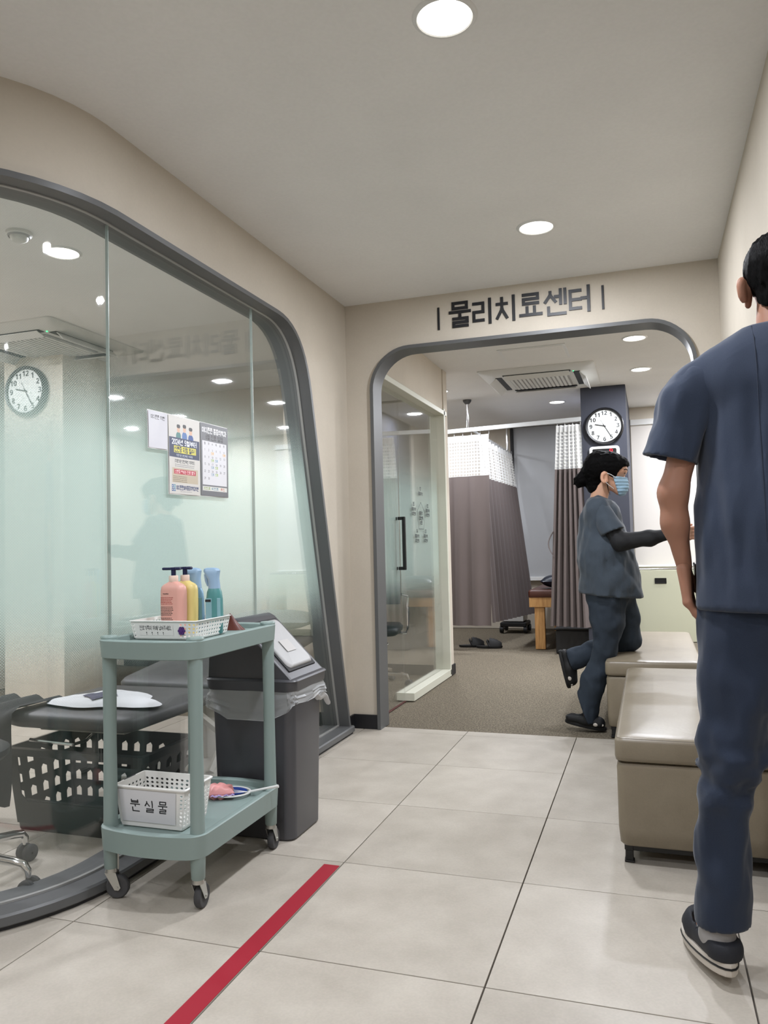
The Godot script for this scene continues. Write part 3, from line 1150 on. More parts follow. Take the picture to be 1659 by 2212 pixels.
func cassette(at: Vector3, label: String, turn := 0.0) -> void:
	var t := thing("ceiling_air_conditioner", label, "air conditioner", at, turn)
	var g := G.new()
	g.loops([rrect(0.475, 0.475, 0.03, 0.0), rrect(0.475, 0.475, 0.03, -0.008), rrect(0.455, 0.455, 0.03, -0.020), rrect(0.40, 0.40, 0.03, -0.030), rrect(0.30, 0.30, 0.02, -0.032)], true, true, true)
	put("panel", g, M.ac_white, t)
	g = G.new()
	g.box(Vector3(0, -0.036, 0), Vector3(0.50, 0.010, 0.50), 0.004)
	var gr := put("grille", g, M.ac_grille, t)
	for i in 14:
		g = G.new()
		g.box(Vector3(-0.2275 + i * 0.035, -0.044, 0), Vector3(0.022, 0.008, 0.46), 0.002)
		put("slat", g, M.ac_white, gr)
	for k in 4:
		var b := Basis(Vector3.UP, k * PI / 2)
		g = G.new()
		g.box(b * Vector3(0, -0.0315, 0.325), b.transposed().inverse() * Vector3(1, 1, 1) * 0 + Vector3(0.56 if k % 2 == 0 else 0.055, 0.008, 0.055 if k % 2 == 0 else 0.56), 0.002)
		put("air_slot", g, M.ac_slot, t, "dark air outlet slot")
		g = G.new()
		var bt := b * Basis(Vector3.RIGHT, 0.75 if k % 2 == 1 else -0.30)
		g.box(b * (Vector3(0, -0.058, 0.372) if k % 2 == 1 else Vector3(0, -0.050, 0.318)), Vector3(0.54, 0.007, 0.075), 0.003, bt)
		put("vane", g, M.ac_white, t)
	g = G.new()
	g.lathe([[0.0005, -0.036], [0.005, -0.036], [0.006, -0.030]], Transform3D(Basis(), Vector3(0.30, 0, 0.30)), 10)
	put("indicator_light", g, M.led_green, t, "small green indicator")

func build_ceiling_things() -> void:
	for p in [[-0.478, -2.027, "round ceiling light over the red floor tape"], [-0.438, -3.557, "round ceiling light in front of the wall lettering"], [-0.05, -5.80, "round therapy room light beside the access hatch"], [-0.018, -6.89, "round therapy room light beside the ceiling air conditioner"], [-1.813, -7.07, "round therapy room light by the end of the glass wall"], [-0.85, -8.14, "round therapy room light between air conditioner and dark pillar"], [-2.61, -3.0, "round light seen through the upper part of the curved glass"]]:
		downlight(p[0], p[1], p[2], 0.85 if p[0] < -2.0 else 1.0)
	for p in [[-0.49, -0.5], [-0.49, 1.0], [1.2, -0.5], [1.2, 1.0], [-2.3, -0.4], [-2.3, 1.0]]:
		downlight(p[0], p[1], "round ceiling light over the lobby in front of the partition", 0.55)
	for p in [[1.2, -6.0], [1.27, -7.14], [0.6, -8.35], [2.2, -6.2], [2.2, -7.6], [1.5, -8.4]]:  # first half known from reflections, the rest added unseen for brightness
		downlight(p[0], p[1], "one of the reflected and added round therapy room lights on the ceiling beyond the benches' wall")
	for p in [[-3.2, -7.6], [-2.75, -8.9]]:  # hidden lamps added to brighten the therapy room
		downlight(p[0], p[1], "unseen round light added above the curtained bay to brighten the therapy room")
	for p in [[-3.9, -2.5], [-4.3, -3.5]]:  # added out of view so the room behind the glass is lit
		downlight(p[0], p[1], "unseen round ceiling light added to light the room behind the curved glass", 1.0)
	cassette(Vector3(-0.845, HC, -6.86), "square four-way ceiling air conditioner with open vanes in therapy room")
	cassette(Vector3(-3.86, HC, -4.25), "ceiling air conditioner with green indicator behind the curved glass")
	var t := thing("access_hatch", "flat square ceiling access hatch next to the air conditioner", "hatch", Vector3(-0.78, HC, -5.97))
	var g := G.new()
	g.box(Vector3(0, -0.002, 0), Vector3(0.50, 0.004, 0.45), 0.001)
	put("frame", g, M.white_gloss, t)
	g = G.new()
	g.box(Vector3(0, -0.0045, 0), Vector3(0.455, 0.004, 0.40), 0.001)
	put("panel", g, M.ceiling_paint, t)
	t = thing("smoke_detector", "round white smoke detector on the ceiling behind the curved glass", "smoke detector", Vector3(-2.62, HC, -2.74))
	g = G.new()
	g.lathe([[0.055, 0.0], [0.055, -0.012], [0.048, -0.018], [0.040, -0.02], [0.036, -0.034], [0.028, -0.040], [0.0005, -0.040]], Transform3D(), 24)
	put("body", g, M.ac_white, t)
	g = G.new()
	g.lathe([[0.0505, -0.0165], [0.046, -0.0235], [0.041, -0.0205]], Transform3D(), 24)
	put("ring", g, M.ac_grille, t)

# ------------------------------------------------------------------ lettering over the arch
func build_sign() -> void:
	var t := thing("wall_lettering", "dark Korean lettering between two bars above the arched opening", "sign", Vector3(0, 0, ZE))
	var txt := "물리치료센터"
	for i in 6:
		var g := G.new()
		letter_bars(g, text_strokes(txt[i])[0], Vector3(-1.037 + i * 0.1335, 2.4385 + i * 0.0012, 0.0), Vector3(0.122, 0, 0), Vector3(0, -0.142, 0), 0.0165, 0.006)
		put("letter", g, M.sign_black, t)
	for x in [[-1.102, 2.357], [-0.190, 2.368]]:
		var g := G.new()
		g.box(Vector3(x[0], x[1], 0.003), Vector3(0.012, 0.130, 0.006))
		put("bar", g, M.sign_black, t)

# ------------------------------------------------------------------ wall clock with figures
func clock(at: Vector3, r: float, label: String) -> void:
	var t := thing("wall_clock", label, "clock", at)
	var tilt := Transform3D(Basis(Vector3.RIGHT, PI / 2), Vector3.ZERO)
	var g := G.new()
	g.lathe([[r * 0.86, 0.030], [r * 0.88, 0.040], [r * 0.95, 0.044], [r, 0.034], [r, 0.0]], tilt, 48)
	put("rim", g, M.clock_rim, t)
	g = G.new()
	g.lathe([[0.0005, 0.024], [r * 0.88, 0.024]], tilt, 48)
	put("face", g, M.clock_face, t)
	var font := SystemFont.new()
	font.font_names = PackedStringArray(["Droid Sans"])
	font.font_weight = 700
	for k in range(1, 13):
		var tm := TextMesh.new()
		tm.text = str(k)
		tm.font = font
		tm.font_size = 32
		tm.pixel_size = r * 0.215 / 23.0
		tm.depth = 0.001
		var o := put("numeral", tm, M.ink, t)
		var an := TAU * k / 12.0
		o.position = Vector3(sin(an) * r * 0.70, cos(an) * r * 0.70, 0.0252)
	var hands := [["hour_hand", 9.42 / 12.0, 0.50, 0.020], ["minute_hand", 25.0 / 60.0, 0.66, 0.014], ["second_hand", 55.3 / 60.0, 0.40, 0.005]]
	for h in hands:
		g = G.new()
		var an: float = TAU * h[1]
		var d := Vector3(sin(an), cos(an), 0)
		var s := Vector3(cos(an), -sin(an), 0)
		var l: float = r * h[2]
		var b := Basis(s, d, Vector3(0, 0, 1))
		g.box(Vector3(0, 0, 0.029) + d * (l * 0.42), Vector3(r * h[3] * 2.2, l * 1.16, 0.0015), 0, b)
		put(h[0], g, M.ink, t)
	g = G.new()
	g.lathe([[0.0005, 0.033], [r * 0.035, 0.033], [r * 0.035, 0.024]], tilt, 12)
	put("hub", g, M.ink, t)

# ------------------------------------------------------------------ therapy room
func pleated(g: G, a: Vector3, b: Vector3, a2: Vector3, b2: Vector3, folds: float, amp: float, amp2: float, nu: int, nv: int, us := 1.0, vs := 1.0, v0 := 0.0, v1 := 1.0, sharp := 0.0) -> void:
	var f := func(u: float, v: float) -> Vector3:
		var w := lerpf(v0, v1, v)
		var p := a.lerp(b, u).lerp(a2.lerp(b2, u), w)
		var t := (b - a).lerp(b2 - a2, w)
		var nn := Vector3(-t.z, 0, t.x).normalized()
		var ph := TAU * folds * u + 0.5 * sin(u * 9.0) + 0.5 * w * sin(u * 5.0)
		var s := sin(ph)
		if sharp > 0.0:
			s = lerpf(s, signf(s) * pow(absf(s), 0.4), sharp)
		return p + nn * lerpf(amp, amp2, w) * s + t.normalized() * lerpf(amp, amp2, w) * 0.6 * sharp * sin(ph * 2.0)
	g.sheet(nu, nv, f, us, vs)

func curtain(label: String, secs: Array, top: float, band: float, hem: float) -> void:
	# secs: [a(x,z), b, a at hem, b at hem, folds, amp, hem amp, nu, sharp, hem y a, hem y b]
	var t := thing("hospital_curtain", label, "curtain", Vector3.ZERO, 0, "privacy curtains of the therapy room")
	for s in secs:
		var a := Vector3(s[0].x, top, s[0].y)
		var b := Vector3(s[1].x, top, s[1].y)
		var a2 := Vector3(s[2].x, s[9], s[2].y)
		var b2 := Vector3(s[3].x, s[10], s[3].y)
		var k0 := (top - (top - 0.055)) / (top - hem)
		var k1 := (top - band) / (top - hem)
		var w := a.distance_to(b)
		var g := G.new()
		pleated(g, a, b, a2, b2, s[4], s[5], s[6], s[7], 2, 1, 1, 0.0, k0, s[8])
		put("heading", g, M.curtain_white, t, "white woven heading tape")
		g = G.new()
		pleated(g, a, b, a2, b2, s[4], s[5], s[6], s[7], 6, round(maxf(w, s[4] * s[5] * 3.5) / 0.030), 11.0, k0, k1, s[8])
		put("mesh_band", g, M.mesh_fabric, t, "white net band")
		g = G.new()
		pleated(g, a, b, a2, b2, s[4], s[5], s[6], s[7], 14, 1, 1, k1, 1.0, s[8])
		put("drape", g, M.curtain_brown, t, "grey-brown cloth")
		var n := int(maxf(3, w / 0.085))
		for i in n + 1:
			g = G.new()
			var p := a.lerp(b, float(i) / n)
			g.tube([p + Vector3(0, -0.012, 0), p + Vector3(0.004, 0.008, 0), p + Vector3(0, 0.036, 0)], 0.0035, 5)
			put("hook", g, M.ac_grille, t)

func build_therapy_room() -> void:
	# curtain rails hung from the ceiling
	var t := thing("curtain_rail", "white curtain rail hung from ceiling rods, ending at the dark pillar", "rail")
	var g := G.new()
	var ra := Vector3(-2.6, 2.19, -7.72)
	var rb := Vector3(-0.567, 2.205, -7.49)
	var bd := (rb - ra).normalized()
	g.box((ra + rb) / 2, Vector3((rb - ra).length(), 0.042, 0.022), 0.003, Basis(bd, Vector3.UP, bd.cross(Vector3.UP)))
	put("rail_bar", g, M.rail_white, t)
	g = G.new()
	g.tube([Vector3(-1.63, 2.19, -7.62), Vector3(-1.61, 2.175, -9.75)], 0.013, 8)
	put("side_bar", g, M.rail_white, t)
	for p in [Vector3(-1.678, HC, -7.63), Vector3(-1.595, HC, -9.43)]:
		g = G.new()
		g.cyl(p, Vector3(p.x, 2.19, p.z), 0.0095, 0.0095, 10)
		g.cyl(Vector3(p.x, 2.36, p.z), Vector3(p.x, 2.19, p.z), 0.013, 0.013, 10)
		put("drop_rod", g, M.chrome, t)
		g = G.new()
		g.lathe([[0.0005, -0.045], [0.022, -0.040], [0.040, -0.018], [0.044, 0.0]], Transform3D(Basis(), p), 20)
		put("ceiling_cup", g, M.bed_grey, t)
	curtain("grey-brown privacy curtain pulled out flat beside the glass wall", [
		[Vector2(-2.55, -7.72), Vector2(-1.468, -7.615), Vector2(-2.60, -7.72), Vector2(-1.495, -7.60), 6.0, 0.010, 0.018, 72, 0.0, 0.245, 0.255],
		[Vector2(-1.60, -7.75), Vector2(-1.56, -9.52), Vector2(-1.53, -7.85), Vector2(-1.295, -9.28), 11.0, 0.016, 0.022, 110, 0.0, 0.26, 0.235]], 2.145, 1.735, 0.25)
	curtain("grey-brown privacy curtain bunched in deep pleats against the dark pillar", [
		[Vector2(-0.795, -7.53), Vector2(-0.578, -7.50), Vector2(-0.905, -7.55), Vector2(-0.535, -7.46), 6.0, 0.028, 0.042, 130, 0.8, 0.268, 0.262]], 2.16, 1.745, 0.265)
	g = G.new()
	var sp := []
	for i in 9:
		var v := i / 8.0
		sp.append(Vector3(-0.855 - 0.05 * sin(v * PI), 1.16 - 0.24 * v, -7.52))
	var ls := []
	for p in sp:
		ls.append(PackedVector3Array([p + Vector3(0, 0, 0.03), p + Vector3(-0.006, 0, 0.03), p + Vector3(-0.006, 0, -0.03), p + Vector3(0, 0, -0.03)]))
	g.loops(ls, true, true, true)
	single("curtain_tieback", g, M.curtain_brown, "loose cloth tieback loop hanging at the bunched curtain", "tieback")

	# clock and number display on the pillar
	clock(Vector3(-0.357, 2.122, -7.499), 0.172, "round white wall clock with black rim on the dark pillar")
	t = thing("number_display", "white-framed digital display with red figures under the pillar clock", "display", Vector3(-0.365, 1.845, -7.499))
	g = G.new()
	g.loops([rrect(0.135, 0.09, 0.03, 0.0), rrect(0.135, 0.09, 0.03, 0.026), rrect(0.128, 0.083, 0.025, 0.033), rrect(0.108, 0.066, 0.012, 0.033), rrect(0.108, 0.066, 0.012, 0.029)], true, true, false)
	var o := put("housing", g, M.white_gloss, t)
	o.rotation.x = PI / 2
	g = G.new()
	g.box(Vector3(0, 0, 0.026), Vector3(0.218, 0.134, 0.006))
	put("screen", g, M.display_black, t)
	g = G.new()
	# a dash and a nine in bar segments
	g.box(Vector3(-0.02, 0.036, 0.030), Vector3(0.026, 0.006, 0.002))
	for s in [[0.060, 0.058, 0.020, 0.005], [0.060, 0.040, 0.020, 0.005], [0.060, 0.022, 0.020, 0.005], [0.049, 0.049, 0.005, 0.016], [0.071, 0.049, 0.005, 0.016], [0.071, 0.031, 0.005, 0.016]]:
		g.box(Vector3(s[0], s[1], 0.030), Vector3(s[2], s[3], 0.002))
	put("led_figures", g, M.led_red, t, "red glowing dash and nine")

	# wooden treatment bed
	t = thing("treatment_bed", "pine treatment bed with brown vinyl top behind the bunched curtain", "bed", Vector3(-0.86, 0, -8.72))
	g = G.new()
	g.loops([rrect(0.30, 0.875, 0.02, 0.515), rrect(0.305, 0.88, 0.025, 0.525), rrect(0.305, 0.88, 0.025, 0.572), rrect(0.295, 0.87, 0.03, 0.586)], true, true, true)
	put("cushion", g, M.brown_vinyl, t)
	for s in [1, -1]:
		g = G.new()
		g.box(Vector3(0, 0.466, s * 0.85), Vector3(0.595, 0.098, 0.035), 0.003)
		put("rail", g, M.pine, t)
		g = G.new()
		g.box(Vector3(s * 0.278, 0.466, 0), Vector3(0.035, 0.098, 1.66), 0.003)
		put("rail", g, M.pine, t)
		for s2 in [1, -1]:
			g = G.new()
			g.box(Vector3(s * 0.20, 0.208, s2 * 0.82), Vector3(0.10, 0.416, 0.055), 0.004)
			put("leg", g, M.pine, t)
	g = G.new()
	pillow(g, 0.24, 0.07, 0.17)
	single("bolster_pillow", g, M.navy_vinyl, "navy vinyl pillow on the brown treatment bed", "pillow", Vector3(-0.84, 0.662, -8.15), 0.1)

	# machine on castors and slippers under the pulled curtain
	t = thing("therapy_machine", "white therapy machine on black castor base under the pulled curtain", "machine", Vector3(-1.555, 0, -9.4))
	g = G.new()
	g.box(Vector3(0, 0.33, 0), Vector3(0.25, 0.40, 0.30), 0.012)
	put("housing", g, M.white_gloss, t)
	g = G.new()
	g.box(Vector3(0, 0.10, 0), Vector3(0.31, 0.05, 0.36), 0.01)
	put("base", g, M.rubber_black, t)
	for s in [1, -1]:
		for s2 in [1, -1]:
			g = G.new()
			g.cyl(Vector3(s * 0.14 - 0.02, 0.04, s2 * 0.15), Vector3(s * 0.14 + 0.02, 0.04, s2 * 0.15), 0.04, 0.04, 14)
			put("castor", g, M.rubber_black, t)
	for k in 2:
		t = thing("slipper", ["black ribbed slipper on the carpet, toe past the curtain hem", "black ribbed slipper tucked under the curtain hem"][k], "slipper", Vector3([-1.585, -1.78][k], 0, [-7.93, -7.99][k]), [0.12, 0.3][k])
		g = G.new()
		g.loops(shoe_rings(0.13, 0.048, [[0.0, 1.0], [0.018, 1.04]]), true, true, true)
		put("sole", g, M.rubber_black, t)
		g = G.new()
		var rg := []
		for i in 9:
			var u := i / 8.0
			var lp := PackedVector3Array()
			for j in 9:
				var an := PI * j / 8.0
				var hh := (0.080 - 0.045 * u * u) * (1.0 + 0.05 * (i % 2))
				lp.append(Vector3(lerpf(0.0, 0.126, u), 0.016 + hh * sin(an), 0.056 * cos(an) * sqrt(maxf(0.08, 1 - u * u * 0.9))))
			rg.append(lp)
		g.loops(rg, false)
		put("upper", g, M.rubber_black, t)
		g = G.new()
		g.tube([Vector3(0.0, 0.02, 0.05), Vector3(-0.02, 0.065, 0.035), Vector3(-0.02, 0.075, 0.0), Vector3(-0.02, 0.065, -0.035), Vector3(0.0, 0.02, -0.05)], 0.010, 6)
		put("strap", g, M.rubber_black, t)
	g = G.new()
	g.box(Vector3.ZERO, Vector3(0.42, 0.24, 0.40), 0.012)
	t = thing("added_shade_box", "black box added in place of the shade under the bunched curtain", "box", Vector3(-0.71, 0, -7.70))  # added box: stands in for the dark beneath the bed
	g = G.new()
	g.box(Vector3(0, 0.11, 0), Vector3(0.34, 0.22, 0.20), 0.01)
	put("body", g, M.rubber_black, t)
	g = G.new()
	g.box(Vector3(0, 0.232, 0), Vector3(0.36, 0.024, 0.22), 0.008)
	put("lid", g, M.rubber_black, t)

	# grey film window at the back and white roller blind beside the pillar
	var w3 := struct("window_3", "tall back window covered with smooth grey film")
	g = G.new()
	g.box(Vector3(-1.085, 1.565, -9.735), Vector3(0.96, 1.86, 0.03), 0.003)
	put("pane", g, M.blind_grey, w3)
	g = G.new()
	g.box(Vector3(-1.085, 0.615, -9.72), Vector3(1.0, 0.045, 0.07), 0.004)
	put("sill", g, M.white_gloss, w3)
	g = G.new()
	g.box(Vector3(-1.583, 1.55, -9.72), Vector3(0.035, 1.88, 0.06), 0.003)
	put("post", g, M.skirting, w3)
	t = thing("roller_blind", "white roller blind let down on the wall right of the pillar", "blind", Vector3(0.42, 0, -8.88))
	g = G.new()
	g.loops([rrect(0.58, 0.03, 0.015, 2.305), rrect(0.58, 0.03, 0.015, 2.365)], true, true, true)
	put("cassette", g, M.white_gloss, t)
	g = G.new()
	pleated(g, Vector3(-0.57, 2.31, 0.0), Vector3(0.57, 2.31, 0.0), Vector3(-0.57, 0.785, 0.0), Vector3(0.57, 0.785, 0.0), 1.5, 0.003, 0.008, 24, 12)
	put("cloth", g, M.blind_white, t)
	g = G.new()
	g.box(Vector3(0, 0.778, 0), Vector3(1.15, 0.022, 0.024), 0.006)
	put("bottom_bar", g, M.white_gloss, t)
	t = thing("low_cabinet", "cream low cabinet with black recessed pull under the white blind", "cabinet", Vector3(0.42, 0, -8.76))
	g = G.new()
	g.box(Vector3(0, 0.37, 0), Vector3(1.16, 0.74, 0.22), 0.004)
	put("body", g, M.cabinet_cream, t)
	g = G.new()
	g.cyl(Vector3(-0.575, 0.752, 0.095), Vector3(0.575, 0.752, 0.095), 0.011, 0.011, 10)
	put("edge_rail", g, M.chrome, t, "chrome edge rail")
	g = G.new()
	g.loops([rrect(0.058, 0.029, 0.004, 0.0), rrect(0.058, 0.029, 0.004, 0.006), rrect(0.050, 0.021, 0.003, 0.006), rrect(0.048, 0.019, 0.003, 0.001)], true, false, true)
	o = put("recessed_pull", g, M.metal_black, t, "black recessed pull")
	o.rotation.x = PI / 2
	o.position = Vector3(-0.326, 0.63, 0.1105)

func pillow(g: G, hx: float, hy: float, hz: float) -> void:
	var f := func(sg: float) -> Callable:
		return func(u: float, v: float) -> Vector3:
			var x := u * 2 - 1
			var z := v * 2 - 1
			var e := maxf(0.0, 1 - pow(absf(x), 3.0)) * maxf(0.0, 1 - pow(absf(z), 3.0))
			var pin := 1.0 - 0.10 * (1 - absf(x)) * absf(z) - 0.10 * (1 - absf(z)) * absf(x)
			return Vector3(x * hx * pin, sg * hy * pow(e, 0.55), z * hz * pin)
	g.sheet(16, 16, f.call(1.0))
	g.sheet(16, 16, f.call(-1.0))

# sole shaped rings along x: heel at -len, toe at +len; levels of [y, scale]
func shoe_rings(hl: float, hw: float, lev: Array) -> Array:
	var out := []
	for l in lev:
		var lp := PackedVector3Array()
		for i in 24:
			var an := TAU * i / 24
			var x := cos(an)
			var w := hw * (1.0 + 0.12 * x - 0.10 * (1 - x * x)) 
			lp.append(Vector3(x * hl * l[1], l[0], sin(an) * w * l[1] * (1.0 if absf(x) > 0.99 else 1.0)))
		out.append(lp)
	return out

# ------------------------------------------------------------------ posters on the glass
func poster(called: String, label: String, za: float, zb: float, y0: float, y1: float, im: Image, tilt := 0.0) -> void:
	var t := thing(called, label, "poster", Vector3(XL - 0.0335, (y0 + y1) / 2, (za + zb) / 2))
	var g := G.new()
	var hw := absf(za - zb) / 2
	var hh := (y1 - y0) / 2
	var f := func(u: float, v: float) -> Vector3:
		return Vector3(0.0028 + 0.0012 * sin(u * 7.0 + v * 3.0), hh * (1 - 2 * v), hw * (1 - 2 * u))
	g.sheet(8, 10, f)
	var m := picture(im, 0.35)
	var o := put("sheet", g, m, t)
	g = G.new()
	g.sheet(4, 4, func(u: float, v: float) -> Vector3: return Vector3(0.0004, (hh + 0.003) * (1 - 2 * v), (hw + 0.003) * (1 - 2 * u)))
	put("laminate", g, M.white_gloss, t, "glossy white laminate edge")
	t.rotation.x = tilt

func grey_lines(im: Image, x: int, y: int, w: int, rows: int, step: int, c: Color, r: RandomNumberGenerator) -> void:
	for k in rows:
		var xx := float(x)
		while xx < x + w:
			var l := r.randf_range(5, 16)
			draw_line(im, Vector2(xx, y + k * step), Vector2(minf(xx + l, x + w), y + k * step), 1.7, c)
			xx += l + 7

func build_posters() -> void:
	var r := RandomNumberGenerator.new()
	r.seed = 4
	var ink := Color(0.12, 0.12, 0.14)
	# small notice: the heading stays, the square code is left out
	var im := Image.create(240, 270, false, Image.FORMAT_RGBA8)
	im.fill(Color(0.80, 0.80, 0.83))
	draw_text(im, "미디튼튼 의원", 120, 26, 30, ink, 0.10, 180, true)
	poster("notice_sheet", "small white notice taped left of the blue poster on the glass", -2.402, -2.520, 1.441, 1.577, im, 0.02)
	# identity card notice
	im = Image.create(420, 590, false, Image.FORMAT_RGBA8)
	im.fill(Color(0.80, 0.79, 0.77))
	# three plain figures
	for k in 3:
		var cx: float = [130, 215, 300][k]
		var cy: float = [88, 80, 92][k]
		var sh: Color = [Color(0.24, 0.47, 0.46), Color(0.25, 0.42, 0.66), Color(0.10, 0.28, 0.56)][k]
		draw_line(im, Vector2(cx, cy + 62), Vector2(cx, cy + 100), 34, sh)
		draw_line(im, Vector2(cx, cy), Vector2(cx, cy + 14), 20, Color(0.82, 0.66, 0.56))
		draw_line(im, Vector2(cx - 10, cy - 14), Vector2(cx + 10, cy - 14), 14, ink)
	im.fill_rect(Rect2i(4, 162, 412, 150), Color(0.10, 0.17, 0.32))
	draw_text(im, "2024년 5월부터", 210, 172, 44, Color(0.92, 0.93, 0.96), 0.12, 340, true)
	im.fill_rect(Rect2i(66, 224, 300, 52), Color(0.86, 0.82, 0.30))
	draw_text(im, "신분증 지참 필수!", 216, 228, 42, Color(0.10, 0.14, 0.25), 0.12, 284, true)
	draw_text(im, "의료기관 본인확인 의무화", 210, 286, 18, Color(0.80, 0.82, 0.86), 0.10, 220, true)
	im.fill_rect(Rect2i(40, 392, 350, 112), Color(0.74, 0.69, 0.60))
	draw_text(im, "[의료기관 본인확인 의무화]", 210, 326, 27, ink, 0.10, 270, true)
	grey_lines(im, 80, 366, 260, 2, 13, Color(0.30, 0.30, 0.31), r)
	im.fill_rect(Rect2i(66, 402, 292, 36), Color(0.70, 0.16, 0.24))
	draw_text(im, "신분증 없이는 진료 불가", 212, 407, 25, Color(0.95, 0.88, 0.88), 0.10, 262, true)
	grey_lines(im, 56, 456, 180, 4, 13, Color(0.28, 0.25, 0.22), r)
	for k in 4:
		im.fill_rect(Rect2i(34 + (k % 2) * 27, 520 + (k / 2) * 27, 23, 23), [Color(0.12, 0.36, 0.60), Color(0.20, 0.52, 0.62), Color(0.10, 0.28, 0.52), Color(0.16, 0.42, 0.60)][k])
		im.fill_rect(Rect2i(40 + (k % 2) * 27, 527 + (k / 2) * 27, 11, 9), Color(0.80, 0.80, 0.80))
	draw_text(im, "미디튼튼마취통증의학과의원", 96, 524, 34, Color(0.10, 0.18, 0.36), 0.12, 300)
	grey_lines(im, 150, 570, 150, 1, 10, Color(0.5, 0.5, 0.52), r)
	poster("notice_poster", "notice poster with navy banner and yellow heading on the glass", -2.528, -2.742, 1.279, 1.579, im, 0.008)
	# month calendar
	im = Image.create(420, 590, false, Image.FORMAT_RGBA8)
	im.fill(Color(0.40, 0.41, 0.43))
	draw_text(im, "미디튼튼 통증의학과", 210, 30, 46, Color(0.90, 0.90, 0.91), 0.12, 372, true)
	draw_text(im, "6월 진료 일정", 210, 86, 44, Color(0.16, 0.16, 0.18), 0.13, 270, true)
	im.fill_rect(Rect2i(24, 142, 372, 358), Color(0.84, 0.84, 0.86))
	for d in 6:
		draw_text(im, "월화수목금토"[d], 62.0 + d * 59, 152, 20, Color(0.30, 0.30, 0.33), 0.10, 0, true)
	var day := 1
	for week in 5:
		for d in 6:
			if day > 30:
				break
			draw_text(im, str(day), 62.0 + d * 59, 204 + week * 58, 20, Color(0.36, 0.36, 0.39), 0.10, 0, true)
			var mark := {3: Color(0.85, 0.62, 0.20), 6: Color(0.85, 0.62, 0.20), 10: Color(0.55, 0.68, 0.22), 11: Color(0.35, 0.55, 0.68), 17: Color(0.42, 0.55, 0.66), 18: Color(0.55, 0.68, 0.22), 24: Color(0.42, 0.55, 0.66), 25: Color(0.55, 0.68, 0.22)}
			if mark.has(day):
				draw_text(im, "진료", 62.0 + d * 59, 228 + week * 58, 20, mark[day], 0.13, 0, true)
			day += 2 if d == 5 else 1
	im.fill_rect(Rect2i(24, 512, 372, 36), Color(0.84, 0.84, 0.82))
	draw_text(im, "오전진료", 40, 518, 22, Color(0.45, 0.55, 0.20), 0.11, 100)
	draw_text(im, "야간진료", 158, 518, 22, Color(0.25, 0.45, 0.55), 0.11, 100)
	draw_text(im, "휴진", 290, 518, 22, Color(0.72, 0.34, 0.24), 0.11, 70)
	poster("calendar_poster", "grey-framed month calendar poster on the glass", -2.750, -2.966, 1.283, 1.581, im, 0.006)

